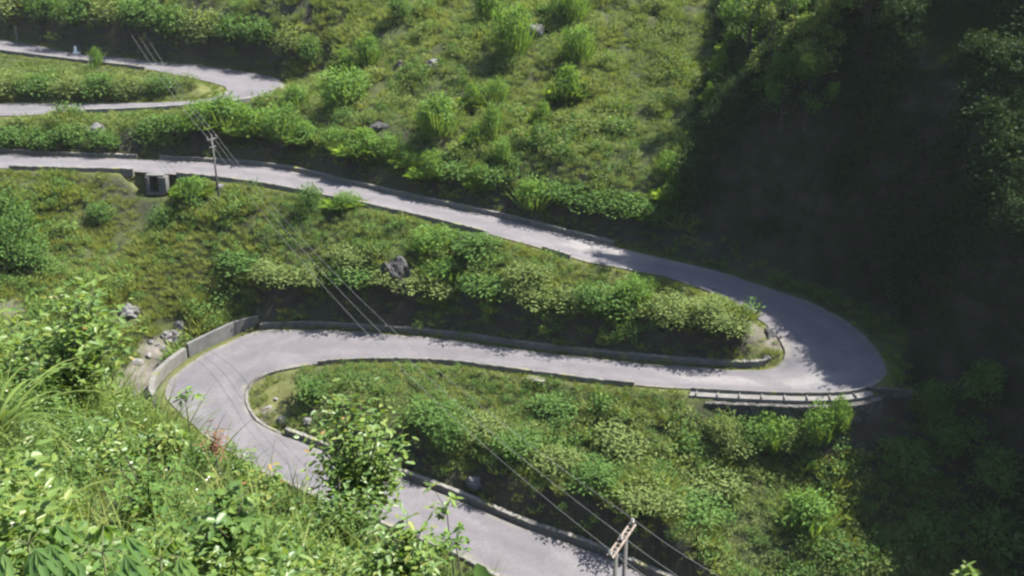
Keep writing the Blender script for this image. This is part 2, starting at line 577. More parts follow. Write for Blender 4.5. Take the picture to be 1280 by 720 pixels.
def tps(x, y):
    q = np.stack([np.ravel(x), np.ravel(y)], 1) / 50.0
    res = np.empty(len(q))
    for i in range(0, len(q), 8000):
        c = q[i:i + 8000]
        d2 = ((c[:, None] - XYs[None]) ** 2).sum(-1)
        res[i:i + 8000] = tps_kernel(d2) @ SOL[:n_] + SOL[n_] + c @ SOL[n_ + 1:]
    return res.reshape(np.shape(x))


def vnoise(x, y, seed=0):
    r = np.random.default_rng(seed)
    tab = r.random((256, 256))
    xi, yi = np.floor(x).astype(int), np.floor(y).astype(int)
    fx, fy = x - xi, y - yi
    fx, fy = fx * fx * (3 - 2 * fx), fy * fy * (3 - 2 * fy)
    g = lambda a, b: tab[a % 256, b % 256]
    return (g(xi, yi) * (1 - fx) + g(xi + 1, yi) * fx) * (1 - fy) + (g(xi, yi + 1) * (1 - fx) + g(xi + 1, yi + 1) * fx) * fy


def fbm(x, y, seed=0, o=4):
    a, s, tot = 0.5, 0.0, 0.0
    for i in range(o):
        s = s + a * vnoise(x * 2 ** i + 17.3 * i, y * 2 ** i + 5.1 * i, seed + i)
        tot += a
        a *= 0.5
    return s / tot


def seg_dist(x, y, L):
    """distance to a polyline and height of its nearest point"""
    x, y = np.ravel(x), np.ravel(y)
    best = np.full(len(x), 1e9); zz = np.zeros(len(x))
    for a, b in zip(L[:-1], L[1:]):
        d = b - a
        l2 = d[0] ** 2 + d[1] ** 2 + 1e-9
        u = np.clip(((x - a[0]) * d[0] + (y - a[1]) * d[1]) / l2, 0, 1)
        q = np.hypot(x - a[0] - u * d[0], y - a[1] - u * d[1])
        m = q < best
        best[m] = q[m]
        if len(a) > 2: zz[m] = (a[2] + u * d[2])[m]
    return best, zz


def in_poly(x, y, L):
    x, y = np.ravel(x), np.ravel(y)
    ins = np.zeros(len(x), bool)
    for a, b in zip(L, np.roll(L, -1, 0)):
        c = ((a[1] > y) != (b[1] > y)) & (x < (b[0] - a[0]) * (y - a[1]) / (b[1] - a[1] + 1e-12) + a[0])
        ins ^= c
    return ins


ROADPOLY = np.vstack([EA, EB[::-1]])[:, :2]


def road_sd(x, y):
    """signed distance to the carriageway (negative inside) and its height there"""
    da, za = seg_dist(x, y, EA)
    db, zb = seg_dist(x, y, EB)
    d = np.minimum(da, db)
    z = np.where(da + db > 1e-6, (za * db + zb * da) / (da + db + 1e-6), za)
    z = np.where(d > 3.5, np.where(da < db, za, zb), z)
    ins = in_poly(x, y, ROADPOLY)
    return np.where(ins, -d, d), z


SPUR_LEFT = np.array([(40, 240), (34, 190), (30.5, 165), (28.2, 145), (24.2, 125), (20.0, 110), (16.6, 100.5)], float)
SPUR_FRONT = np.array([(16.6, 100.5), (20.5, 96.8), (25.0, 93.3), (29.6, 89.9), (32.6, 86.0), (33.6, 80.0), (33.8, 75.5), (35.5, 70), (38.5, 62), (43, 50), (52, 30), (62, 0)], float)
SPUR = np.vstack([SPUR_LEFT, SPUR_FRONT[1:], np.array([(400, 0), (400, 240)], float)])


def spur(x, y):
    sh = np.shape(x)
    dl, _ = seg_dist(x, y, SPUR_LEFT)
    df, _ = seg_dist(x, y, SPUR_FRONT)
    ins = in_poly(x, y, SPUR)
    xr, yr = np.ravel(x), np.ravel(y)
    df = df + (fbm(xr * 0.22, yr * 0.22, 40) - 0.5) * 2.2 * np.clip(df / 2.0, 0, 1)
    cap = np.interp(yr, [50, 62, 70, 77, 84, 96, 110], [14, 9, 5.0, 4.5, 5.4, 7, 7])
    bk = np.interp(yr, [60, 76, 90, 100], [0.9, 0.7, 0.45, 0.35])
    pf = np.where(df < cap, 3.0 * df, 3.0 * cap + bk * (df - cap))
    pf = pf + (np.clip(df - 14, 0, 9) * 2.2 + np.clip(df - 23, 0, 30) * 0.3) * np.interp(yr, [85, 95, 103, 114], [0, 1, 1, 0])  # out-of-view higher step added to keep the crest in shade
    pl = 1.4 * dl
    r = np.minimum(pf, pl)
    return np.where(ins, r, 0.0).reshape(sh)


# the camera's own slope
FA, FB, FC = -3.95, -0.32, -0.413


def fg(x, y):
    z = FA + FB * x + FC * y
    # edge of the shelf: line through (-8.0, 17.8) and (0.2, 8.6)
    nx_, ny_ = 9.2, 8.2
    l = math.hypot(nx_, ny_)
    d = ((x - 0.2) * nx_ + (y - 8.6) * ny_) / l
    z = z - 1.25 * np.clip(d, 0, None) - 0.5 * np.clip(x - 3, 0, None)
    z = z - 0.10 * np.clip(-y, 0, None)
    z = np.where(y < 0, np.minimum(z, -2.0 + 0.3 * y * 0), z)
    return z


def axis(parts):
    a = [np.arange(p, q, s) for p, q, s in parts]
    a.append(np.array([parts[-1][1]]))
    return np.concatenate(a)


GX = axis([(-700, -300, 40), (-300, -140, 10), (-140, -80, 2.0), (-80, 52, 0.42), (52, 80, 1.0), (80, 140, 4), (140, 300, 16), (300, 700, 40)])
GY = axis([(-300, -40, 20), (-40, -4, 3), (-4, 24, 0.5), (24, 52, 1.0), (52, 172, 0.42), (172, 230, 1.6), (230, 330, 6), (330, 800, 40)])
MX, MY = np.meshgrid(GX, GY)
GZ = tps(MX, MY)
RD, RZ = road_sd(MX, MY)
RD = RD.reshape(MX.shape); RZ = RZ.reshape(MX.shape)
GZ = GZ + spur(MX, MY)
fz = fg(MX, MY)
near = np.clip(1 - RD / 2.5, 0, 1)
amp = np.clip((RD - 1.0) / 3.0, 0, 1)
GZ = GZ + amp * ((fbm(MX * 0.45, MY * 0.45, 3) - 0.5) * 1.5 + (fbm(MX * 0.1, MY * 0.1, 9) - 0.5) * 2.0 * np.clip((RD - 3) / 8, 0, 1))
wr = np.clip((1.5 - RD) / 0.75, 0, 1)
wr = wr * wr * (3 - 2 * wr)
GZ = GZ * (1 - wr) + (RZ - 0.13 - 0.35 * np.clip((-RD - 0.5) / 1.5, 0, 1)) * wr
GZ = np.maximum(GZ, fz)


# the pit in front of the culvert
_A, _N = edge_pts('a', 42.75, 42.75, 0.0)
_cu = (MX - _A[0][0]) * _N[0][0] + (MY - _A[0][1]) * _N[0][1]
_cv = (MX - _A[0][0]) * -_N[0][1] + (MY - _A[0][1]) * _N[0][0]
_pit = _A[0][2] - 2.45 - 0.25 * np.clip(_cu - 1.5, 0, None)
_side = np.clip((np.abs(_cv) - 1.5) / 2.5, 0, 1)
_w = (_cu > -0.15) & (_cu < 7)
GZ = np.where(_w & (_side < 1), np.minimum(GZ, _pit * (1 - _side) + GZ * _side), GZ)


def H(x, y):
    x = np.asarray(x, float); y = np.asarray(y, float)
    i = np.clip(np.searchsorted(GX, x) - 1, 0, len(GX) - 2)
    j = np.clip(np.searchsorted(GY, y) - 1, 0, len(GY) - 2)
    u = (x - GX[i]) / (GX[i + 1] - GX[i]); v = (y - GY[j]) / (GY[j + 1] - GY[j])
    return (GZ[j, i] * (1 - u) + GZ[j, i + 1] * u) * (1 - v) + (GZ[j + 1, i] * (1 - u) + GZ[j + 1, i + 1] * u) * v


TT = np.concatenate([np.arange(3, 40, 0.15), np.arange(40, 260, 0.25)])


def on_ground(px, py, tmin=3.0):
    d = ray(px, py)
    tt = TT[TT >= tmin]
    P = tt[:, None] * d
    below = P[:, 2] < H(P[:, 0], P[:, 1])
    k = int(np.argmax(below)) if below.any() else len(tt) - 1
    p = P[k].copy()
    p[2] = H(p[0], p[1])
    return p


# ground types: short mossy verge next to the road, bare earth in a few places
verge = np.clip(1.0 - np.abs(RD - 0.2) / 1.2, 0, 1) * (RD > -1) * 0.9
verge *= 1 - np.clip(spur(MX + 2.0, MY + 2.0), 0, 1)
bare = np.zeros_like(RD)
# hairpin tips carry short grass only
TIPS = [(at_z(335, 500, -43.2), 5.0), (at_z(330, 520, -43.6), 3.2), (at_z(262, 112, -24.6), 4.5), (at_z(965, 440, -36.9), 2.6)]
for p, r in TIPS:
    verge = np.maximum(verge, np.clip(1.6 - 1.6 * np.hypot(MX - p[0], MY - p[1]) / r, 0, 1))
BARES = [((165, 490), 4.2), ((185, 470), 3.6), ((200, 440), 3.0), ((8, 400), 3.5), ((940, 415), 1.2), ((968, 425), 2.0), ((330, 522), 1.3)]
for (px, py), r in BARES:
    p = on_ground(px, py, 45)
    bare = np.maximum(bare, np.clip(1.5 - 1.5 * np.hypot(MX - p[0], MY - p[1]) / r, 0, 1))
nx, ny = len(GX), len(GY)
ids = np.arange(nx * ny).reshape(ny, nx)
quads = np.stack([ids[:-1, :-1], ids[:-1, 1:], ids[1:, 1:], ids[1:, :-1]], -1).reshape(-1, 4)
me = mesh_np('hillside_terrain', np.stack([MX, MY, GZ], -1).reshape(-1, 3), [quads], {'verge': verge.ravel(), 'bare': bare.ravel()}, True)
tag(link_mesh('hillside_terrain', me, SOIL), kind='structure')

# ------------------------------------------------------------------ the road sheet
NA = 9
us = np.linspace(0, 1, NA)
nr_ = len(EA)
RV = EA[:, None, :] * (1 - us)[None, :, None] + EB[:, None, :] * us[None, :, None]
jit = (fbm(RV[..., 0] * 0.6, RV[..., 1] * 0.6, 77) - 0.5) * 0.5
dirs = EB - EA
dirs /= np.linalg.norm(dirs, axis=1)[:, None]
RV[:, 0] -= dirs * (jit[:, 0] + 0.05)[:, None]
RV[:, -1] += dirs * (jit[:, -1] + 0.05)[:, None]
RV[..., 2] += 0.05 * (1 - (2 * us - 1) ** 2)[None]
nr = len(EA)
ids = np.arange(nr * NA).reshape(nr, NA)
quads = np.stack([ids[:-1, :-1], ids[1:, :-1], ids[1:, 1:], ids[:-1, 1:]], -1).reshape(-1, 4)
_pp = [(at_z(800, 318, -33.6), 9.0, 1.3), (at_z(745, 315, -33.3), 5.0, 0.9), (at_z(1010, 478, -37.8), 3.0, 1.0), (at_z(900, 474, -38.4), 5.0, 0.8)]
pale = np.zeros(RV.shape[:2])
for q_, la_, lb_ in _pp:
    td_ = EA[np.argmin(np.hypot(EA[:, 0] - q_[0], EA[:, 1] - q_[1]))]
    k_ = int(np.argmin(np.hypot(RV[:, 4, 0] - q_[0], RV[:, 4, 1] - q_[1])))
    tv_ = RV[min(k_ + 1, nr_ - 1), 4, :2] - RV[k_ - 1, 4, :2]
    tv_ /= np.linalg.norm(tv_)
    dx_, dy_ = RV[..., 0] - q_[0], RV[..., 1] - q_[1]
    al_, ab_ = dx_ * tv_[0] + dy_ * tv_[1], -dx_ * tv_[1] + dy_ * tv_[0]
    pale = np.maximum(pale, np.clip(1.2 - np.hypot(al_ / la_, ab_ / lb_), 0, 0.7))
me = mesh_np('road', RV.reshape(-1, 3), [quads], {'across': np.tile(us, nr), 'pale': pale.ravel()}, True)
tag(link_mesh('road', me, ASPH), kind='structure')


# ------------------------------------------------------------------ kerbs, walls and ledges
def rough(P, N, w, h, base=-0.35, amp_=0.03, seed=1):
    r = np.random.default_rng(seed)
    mb = MB()
    # resample finer so the top can wander a little
    Q = catmull(P, 3); M = catmull(N, 3)
    k = 6
    V = []
    for p, n in zip(Q, M):
        a, b = r.normal(0, amp_, 2)
        for (o, hh) in ((0, base), (0, h - 0.04 + a), (0.04, h + a), (w - 0.04, h + b), (w, h - 0.04 + b), (w, base)):
            V.append((p[0] + n[0] * o, p[1] + n[1] * o, p[2] + hh))
    Fc = []
    for i in range(len(Q) - 1):
        for j in range(k):
            j2 = (j + 1) % k
            Fc.append((i * k + j, i * k + j2, (i + 1) * k + j2, (i + 1) * k + j))
    Fc.append(tuple(range(k))); Fc.append(tuple((len(Q) - 1) * k + j for j in reversed(range(k))))
    mb.add(V, Fc)
    return mb


def kerb(side, s0, s1, off, w, h, name, label, cat, mat=KERB, group=None, base=-0.5, amp_=0.025, seed=1):
    P, N = edge_pts(side, s0, s1, off)
    o = rough(P, N, w, h, base, amp_, seed).build(name, mat)
    return tag(o, label, cat, group)


kerb('b', 1 / 6, 7.6, 0.30, 0.45, 0.55, 'stone_kerb', 'long mossy stone kerb along the inner bank of the lowest road', 'kerb', amp_=0.035)
kerb('a', 16.2, 25.8, 0.75, 0.45, 0.50, 'stone_kerb', 'long stone kerb under the dark bank behind the middle road', 'kerb', seed=2, amp_=0.035)
kerb('b', 35.8, 42.6, 0.25, 0.42, 0.48, 'stone_kerb', 'low stone wall with dark face at the far edge of the upper road', 'wall', seed=3, amp_=0.03)
kerb('b', 43.0, 46.0, 0.25, 0.42, 0.48, 'stone_kerb', 'low stone wall past the gap opposite the culvert', 'wall', seed=4, amp_=0.03)
kerb('a', 38.0, 42.4, 0.10, 0.35, 0.42, 'stone_kerb', 'thin dark kerb edging the upper road between culvert and bend', 'kerb', seed=5)
kerb('a', 43.0, 44.9, 0.10, 0.35, 0.42, 'stone_kerb', 'short dark kerb edging the upper road before the culvert', 'kerb', seed=6)
kerb('a', 36.4, 37.0, 0.10, 0.35, 0.42, 'stone_kerb', 'broken stub of kerb on the sunny edge of the upper road', 'kerb', seed=7)
kerb('b', 7.8, 17.0, 0.05, 0.28, 0.11, 'stone_kerb', 'low kerb curving around the inside of the grassy hairpin island', 'kerb', KERB, seed=8)
kerb('b', 17.2, 22.6, 0.12, 0.28, 0.38, 'stone_kerb', 'dark kerb on the near edge of the middle road above the grass', 'kerb', seed=9)
kerb('a', 1.0, 7.6, 0.15, 0.4, 0.25, 'stone_kerb', 'kerb half hidden by leaves on the outer edge of the lowest road', 'kerb', seed=10)
kerb('a', J + 1.4, J + 6.0, 0.12, 0.4, 0.45, 'stone_kerb', 'pale kerb around the outside of the topmost bend', 'kerb', PALEC, seed=11)
kerb('b', J + 10.5, J + 15.5, 0.10, 0.35, 0.42, 'stone_kerb', 'thin dark kerb above the grass strip inside the topmost bend', 'kerb', seed=12)

# concrete ledge, its ribs and the retaining wall below the sunny end of the middle road
P, N = edge_pts('b', 23.6, 27.5, 0.12)
lg = empty('concrete_ledge', P[len(P) // 2])
tag(lg, 'pale concrete ledge with cross ribs and dark kerb along the middle road', 'ledge')
off0 = P[len(P) // 2].copy()
mb = MB(); mb.sweep(P - off0, N, [(0.26, -0.35), (0.26, 0.0), (0.95, -0.06), (0.95, -0.35)])
mb.build('ledge_slab', CONC, lg)
rough(P - off0, N, 0.2, 0.3, -0.4, 0.012, 21).build('kerb_block', KERB, lg)
seglen = np.concatenate([[0], np.cumsum(np.linalg.norm(np.diff(P, axis=0), axis=1))])
for s in np.arange(0.6, seglen[-1] - 0.3, 1.75):
    p = np.array([np.interp(s, seglen, P[:, k]) for k in range(3)]) - off0
    n = np.array([np.interp(s, seglen, N[:, k]) for k in range(2)])
    mb = MB()
    mb.box((p[0] + n[0] * 0.80, p[1] + n[1] * 0.60, p[2] + 0.05), (0.66, 0.07, 0.16), math.atan2(n[1], n[0]))
    mb.build('rib', KERB, lg)
P, N = edge_pts('b', 24.0, 27.7, 1.05)
rough(P, N, 0.55, -0.37, -4.6, 0.02, 22).build('retaining_wall', MASON)
tag(bpy.data.objects['retaining_wall'], 'dark rubble stone retaining wall holding up the sunny end of the middle road', 'wall')

PA_ = edge_pts('b', 27.5, 27.5, 0.12)[0][0]
PB_ = at_z(1140, 489.5, -37.3)
PL_ = np.array([PA_ + (PB_ - PA_) * u for u in np.linspace(0, 1, 9)])
dd_ = unit_ = (PB_ - PA_)[:2] / np.linalg.norm((PB_ - PA_)[:2])
tag(rough(PL_, np.tile([dd_[1], -dd_[0]], (9, 1)), 0.3, 0.24, -0.5, 0.015, 24).build('stone_kerb', MASON), 'low wall running straight on past the shaded bend into the gully', 'wall')
# the parapet of the first hairpin: two lengths of concrete wall
for s0, s1, w, h, lab, sd_ in ((14.15, 16.15, 0.35, 1.15, 'grey concrete parapet length with a straight end at the top of the hairpin', 31), (10.9, 14.05, 0.5, 1.0, 'curved concrete parapet length with pale lit end on the outside of the hairpin', 32)):
    P, N = edge_pts('a', s0, s1, 1.25 if s0 > 14 else 0.95)
    tag(rough(P, N, w, h, -2.2, 0.012, sd_).build('concrete_parapet', WALLC if s0 > 14 else CONC), lab, 'wall', 'parapet walls of the hairpin')  # darker concrete for the shaded length, paler concrete for the lit one

# culvert under the upper road
P, N = edge_pts('a', 42.75, 42.75, 0.0)
cv0 = P[0]; nrm = N[0]
cv = empty('culvert', (cv0[0], cv0[1], cv0[2] - 2.3), math.atan2(nrm[1], nrm[0]) + math.pi / 2)
cv.scale = (0.74, 0.85, 0.84)
cv.location.z += 0.36
tag(cv, 'concrete culvert headwall with a square dark opening under the upper road', 'culvert')
# local frame: +y points back under the road, -y is outward
mb = MB(); mb.box((0.1, -0.35, 2.17), (2.9, 1.5, 0.22)); mb.build('deck_slab', WALLC, cv)
mb = MB(); mb.box((-1.0, -0.5, 1.02), (0.5, 1.8, 2.05)); mb.build('cheek_wall', WALLC, cv)
mb = MB(); mb.box((1.35, -0.5, 1.02), (1.2, 1.8, 2.05)); mb.build('cheek_wall', WALLC, cv)
mb = MB(); mb.box((0, 0.28, 1.02), (1.48, 0.16, 2.05)); mb.build('dark_opening_panel', DARKROCK, cv)  # dark panel in place of the unlit tunnel behind the opening
mb = MB(); mb.box((0.2, -0.9, -0.2), (2.9, 1.3, 0.3)); mb.build('apron', WALLC, cv)
# drain outlet box below the middle road
p = on_ground(668, 474)
P, N = edge_pts('b', 21.1, 21.1, 0.9)
dr = empty('drain_outlet', (P[0][0], P[0][1], P[0][2] - 0.9), math.atan2(N[0][1], N[0][0]) + math.pi / 2)
tag(dr, 'small concrete drain mouth poking from the slope under the middle road', 'drain')
mb = MB(); mb.box((0, 0, 0.78), (1.7, 1.0, 0.16)); mb.build('lintel', KERB, dr)
mb = MB(); mb.box((-0.74, -0.03, 0.33), (0.2, 0.9, 0.7)); mb.build('cheek_wall', CONC, dr)
mb = MB(); mb.box((0.74, -0.03, 0.33), (0.2, 0.9, 0.7)); mb.build('cheek_wall', CONC, dr)
mb = MB(); mb.box((0, 0.35, 0.33), (1.26, 0.1, 0.7)); mb.build('dark_opening_panel', DARKROCK, dr)  # dark panel in place of the unlit depth of the drain


# ------------------------------------------------------------------ rocks
def rock_mesh(name, r, sx_, sy_, sz_, seed, rough_=0.75, sub=4):
    import bmesh
    bm = bmesh.new()
    bmesh.ops.create_icosphere(bm, subdivisions=sub, radius=1.0)
    g = np.random.default_rng(seed)
    planes = g.normal(size=(16, 3)); planes /= np.linalg.norm(planes, axis=1)[:, None]
    dist = g.uniform(0.68, 0.98, 16)
    p = np.array([v.co[:] for v in bm.verts])
    for q, d in zip(planes, dist):
        e = np.maximum(p @ q - d, 0)
        p = p - e[:, None] * q * 0.92
    k1 = fbm(p[:, 0] * 2.2 + 7 + seed, p[:, 1] * 2.2 + p[:, 2] * 1.7 + 9, seed, 5)
    k2 = fbm(p[:, 0] * 6 + 7 + seed, p[:, 1] * 5 + p[:, 2] * 6 + 40, seed + 3, 3)
    p = p * (1 + rough_ * (k1 - 0.5) + 0.25 * (k2 - 0.5))[:, None]
    p = (p + np.array([0, 0, 0.12])) * np.array([sx_, sy_, sz_]) * r
    for v, c in zip(bm.verts, p):
        v.co = c.tolist()
    me = bpy.data.meshes.new(name)
    bm.to_mesh(me); bm.free()
    return me


def rock(px, py, wpx, kind, label, seed, sx_=1.0, sy_=0.9, sz_=0.8, group=None, lift=0.0, tmin=45):
    p = on_ground(px, py, tmin)
    r = wpx / F_PX * np.linalg.norm(p) / 2
    me = rock_mesh('boulder', r, sx_, sy_, sz_, seed)
    o = link_mesh('boulder', me, {'d': DARKROCK, 'g': GREYROCK, 'p': PALEROCK}[kind])
    o.location = (p[0], p[1], p[2] + lift)
    o.rotation_euler = (0, 0, seed * 1.3)
    tag(o, label, 'rock', group)
    return p, r


EXC = []   # (x, y, radius) kept free of scrub
ROCKS = [(498, 362, 42, 'd', 'black jagged limestone boulder among green shrubs between upper and middle roads', 101, 1, .9, 1.15),
    (161, 392, 26, 'g', 'pale grey slanting rock on the grassy slope above the rubble', 102, 1.1, .8, .8),
    (669, 42, 26, 'g', 'grey rock beside the tallest bright bush high on the slope', 103, .9, .8, .9),
    (474, 160, 24, 'd', 'dark flat rock above the row of tall grass clumps', 104, 1.1, .8, .6),
    (500, 84, 14, 'd', 'small dark standing rock in the olive scrub left of centre', 106, .8, .8, 1.1),
    (540, 80, 20, 'g', 'low grey rock in the olive scrub beside a dark hollow', 107, 1, .8, .6),
    (122, 163, 20, 'g', 'rounded grey rock in the grass below the topmost road', 108, 1, .9, .9),
    (318, 147, 22, 'd', 'dark rock in the shrubs just below the topmost bend', 109, 1.1, .8, .7),
    (593, 606, 24, 'g', 'grey rock behind the kerb of the lowest road', 111, 1.1, .8, .8),
    (385, 527, 14, 'g', 'grey boulder at the foot of the dark island bank', 112, 1, .8, .9),
    (352, 526, 16, 'g', 'flat grey stone at the end of the lowest road kerb', 113, 1.2, .8, .6),
    (336, 510, 10, 'p', 'whitish flat stone lying on the hairpin island grass', 114, 1.3, .7, .45),
    (345, 499, 9, 'p', 'small whitish stone on the hairpin island grass, upper of two', 115, 1.1, .8, .6),
    (958, 452, 12, 'p', 'pale stone at the end of the kerb by the shaded bend', 116, 1, .8, .7),
    (962, 418, 18, 'g', 'grey rock in the bank at the tip of the shaded bend', 117, .9, .8, 1.1),
    (275, 206 + 27, 10, 'g', 'little grey stone beside the utility pole under the upper road', 118, 1, .8, .7)]
for a in ROCKS:
    p, r = rock(*a, lift=0.9 if a[5] == 101 else -0.1)
    EXC.append((p[0] - 0.1 * r, p[1] - 0.6 * r, r * 1.35))
g_ = np.random.default_rng(5)
for k in range(26):
    u = g_.random()
    px, py = 178 + 62 * u + g_.normal(0, 9), 452 - 36 * u + g_.normal(0, 8)
    p, r = rock(px, py, g_.uniform(6, 14), 'p' if g_.random() < 0.55 else 'g', 'jumbled rubble stone on the bare bank outside the hairpin parapet', 200 + k, 1.1, .85, .75, 'rubble stones beside the parapet')
    if k % 3 == 0: EXC.append((p[0], p[1], 1.1))
for (px, py), r in BARES: 
    p = on_ground(px, py, 45); EXC.append((p[0], p[1], r * 0.7))

# ------------------------------------------------------------------ poles and wires
pb = on_ground(275, 258)
tz = at_y(270, 171, pb[1])[2]
hp = tz - pb[2]
pl = empty('utility_pole', pb)
tag(pl, 'slim grey utility pole with a small crossarm standing below the upper road', 'utility pole')
mb = MB(); mb.tube([(0, 0, -0.6), (-0.05, 0, hp * 0.5), (-0.12, 0, hp)], [0.14, 0.11, 0.08], 10); mb.build('pole_shaft', POLE, pl, True)
ARM1 = np.array([0.45, 0.89, 0.0])
mb = MB(); mb.box((-0.12, 0, hp - 0.25), (0.11, 1.5, 0.12), -0.47); mb.build('crossarm', POLE, pl)
mb = MB(); mb.box((-0.12, 0, hp - 1.1), (0.09, 1.0, 0.10), -0.47); mb.build('crossarm', POLE, pl)
att1 = []
for k in (-0.68, 0.0, 0.68):
    q = np.array([-0.12, 0, hp - 0.18]) + ARM1 * k
    if k == 0: q = np.array([-0.12, 0, hp - 0.02])
    mb = MB(); mb.tube([q, q + (0, 0, 0.16), q + (0, 0, 0.3)], [0.05, 0.09, 0.04], 8); mb.build('insulator', PORC, pl, True)
    att1.append(pb + q + np.array([0, 0, 0.3]))
# H-frame pole by the lowest road
Y2 = 50.0
t1 = at_y(791, 655, Y2 + 1.45); t2 = at_y(762, 697, Y2 - 1.45)
arm = t1 - t2
c2 = (t1 + t2) / 2
gz = float(H(c2[0], c2[1]))
hf = empty('utility_pole', (c2[0], c2[1], gz))
tag(hf, 'twin post utility pole with a rusty crossarm and insulators beside the lowest road', 'utility pole')
top = c2[2] - gz
ah = arm / np.linalg.norm(arm)
yaw = math.atan2(ah[1], ah[0])
for f in (-0.23, 0.2):
    b_ = ah * f * np.linalg.norm(arm)
    g0 = float(H(c2[0] + b_[0], c2[1] + b_[1])) - gz
    mb = MB(); mb.tube([(b_[0], b_[1], g0 - 0.8), (b_[0], b_[1], top * 0.6), (b_[0], b_[1], top + b_[2] - 0.1)], [0.19, 0.15, 0.12], 10); mb.build('post', POLE, hf, True)
LA = np.linalg.norm(arm)
for sgn in (-1, 1):
    sdir = np.array([-ah[1], ah[0], 0]) * 0.17 * sgn
    mb = MB()
    pts = [ah * s * LA / 2 + np.array([0, 0, top]) + sdir for s in (-1, 0, 1)]
    mb.tube(pts, 0.075, 6); mb.build('crossarm', RUST, hf)
mb = MB()
for s in np.linspace(-0.9, 0.9, 9):
    q = ah * s * LA / 2 + np.array([0, 0, top + 0.02]); sdir = np.array([-ah[1], ah[0], 0]) * 0.2
    mb.tube([q - sdir, q + sdir], 0.05, 5)
mb.build('lacing', RUST, hf)
att2 = []
for s in (-0.95, -0.05, 0.95):
    q = ah * s * LA / 2 + np.array([0, 0, top + 0.08])
    mb = MB(); mb.tube([q, q + (0, 0, 0.15), q + (0, 0, 0.17), q + (0, 0, 0.32)], [0.07, 0.14, 0.10, 0.11], 8); mb.build('insulator', PORC, hf, True)
    att2.append(np.array([c2[0], c2[1], gz]) + q + np.array([0, 0, 0.34]))


def wire(a, b, sag, label, rad=0.014):
    u = np.linspace(0, 1, 40)[:, None]
    P = a * (1 - u) + b * u
    P[:, 2] -= (4 * sag * u * (1 - u))[:, 0]
    mb = MB(); mb.tube(P, rad, 5)
    tag(mb.build('power_line', WIRE, None, True), label, 'power line', 'power lines between the poles')


names3 = ('lower', 'middle', 'upper')
for k in range(3):
    wire(att1[k], att2[k], 3.0, 'sagging %s power line spanning the hairpins from slim pole to twin post pole' % names3[k])
    e_ = at_y((985, 1000, 1015)[k], (815, 800, 775)[k], 36.0)
    wire(att2[k], e_, 0.5, '%s power line running from the twin post pole into the shaded gully' % names3[k], 0.017)
    e_ = at_y((118, 128, 140)[k], (-40, -38, -36)[k], 190.0)
    wire(att1[k], e_, 2.0, '%s power line climbing from the slim pole over the topmost road' % names3[k], 0.02)

# roadside marker and timber post on the topmost road
P, N = edge_pts('a', J + 13.0, J + 13.0, -0.15)
mk = empty('marker_stone', P[0])
tag(mk, 'small white painted marker stone on the far edge of the topmost road', 'marker')
mb = MB(); mb.box((0, 0, 0.12), (0.95, 0.6, 0.34)); mb.build('plinth', WHITE, mk)
mb = MB(); mb.box((-0.12, 0, 0.72), (0.42, 0.32, 0.86), 0, 0.62); mb.build('stone', WHITE, mk)
P, N = edge_pts('a', J + 14.7, J + 14.7, 0.7)
mb = MB(); mb.tube([(0, 0, -0.4), (0.02, 0, 1.2), (0.0, 0.03, 2.4)], [0.19, 0.17, 0.15], 8)
o = mb.build('timber_post', TIMBER, None, True); o.location = [float(q) for q in P[0]]
tag(o, 'weathered timber post against the dark bank of the topmost road', 'post')


# ------------------------------------------------------------------ leaves
def unit(v):
    return v / (np.linalg.norm(v, axis=-1, keepdims=True) + 1e-9)


def lobes(seed, n, R_, H_, ll, lw, k=7, up=0.35, fill=0.25, droop=0.2, zmin=0.15):
    """leaf clusters on the outside of several lumps: bases, axes, normals, lengths, widths, tint"""
    g = np.random.default_rng(seed)
    a = g.uniform(0, 2 * math.pi, k); rr = np.sqrt(g.random(k)) * R_ * 0.62
    zz = H_ * g.uniform(zmin + 0.12, 0.80, k) * (1 - 0.35 * (rr / R_) ** 2)
    lr = R_ * g.uniform(0.34, 0.6, k)
    lc = np.stack([rr * np.cos(a), rr * np.sin(a), zz], 1)
    w = g.integers(0, k, n)
    d = unit(g.normal(size=(n, 3)) + np.array([0, 0, up]))
    sc = np.where(g.random(n) < fill, g.uniform(0.3, 0.8, n), g.uniform(0.8, 1.12, n))
    P = lc[w] + d * (lr[w] * sc)[:, None] * np.array([1, 1, min(1.0, H_ / R_ * 0.75)])
    P[:, 2] = np.maximum(P[:, 2], 0.03 * H_)
    A = unit(d * 0.7 + g.normal(size=(n, 3)) * 0.65 + np.array([0, 0, -droop]))
    N = unit(d * 0.6 + np.array([0, 0, 0.7]) + g.normal(size=(n, 3)) * 0.45)
    T = np.clip(0.42 + g.normal(0, 0.10, n) + (g.random(k) - 0.5)[w] * 0.2, 0.02, 0.84)
    return [P, A, N, ll * g.uniform(0.65, 1.3, n), lw * g.uniform(0.7, 1.25, n), T]


def blades(seed, n, R_, H_, w_, lean=0.55, tint=0.5):
    g = np.random.default_rng(seed)
    a = g.uniform(0, 2 * math.pi, n)
    r = np.sqrt(g.random(n)) * R_
    P = np.stack([r * np.cos(a), r * np.sin(a), np.zeros(n)], 1)
    A = unit(np.stack([np.cos(a) * lean * g.uniform(0.3, 1.4, n), np.sin(a) * lean * g.uniform(0.3, 1.4, n), np.ones(n)], 1) + g.normal(0, 0.16, (n, 3)))
    N = unit(np.cross(A, unit(g.normal(size=(n, 3)))))
    return [P, A, N, H_ * g.uniform(0.55, 1.2, n), w_ * g.uniform(0.7, 1.3, n), np.clip(tint + g.normal(0, 0.17, n), 0.02, 0.84)]


def join(*L):
    return [np.concatenate([l[i] for l in L]) for i in range(6)]


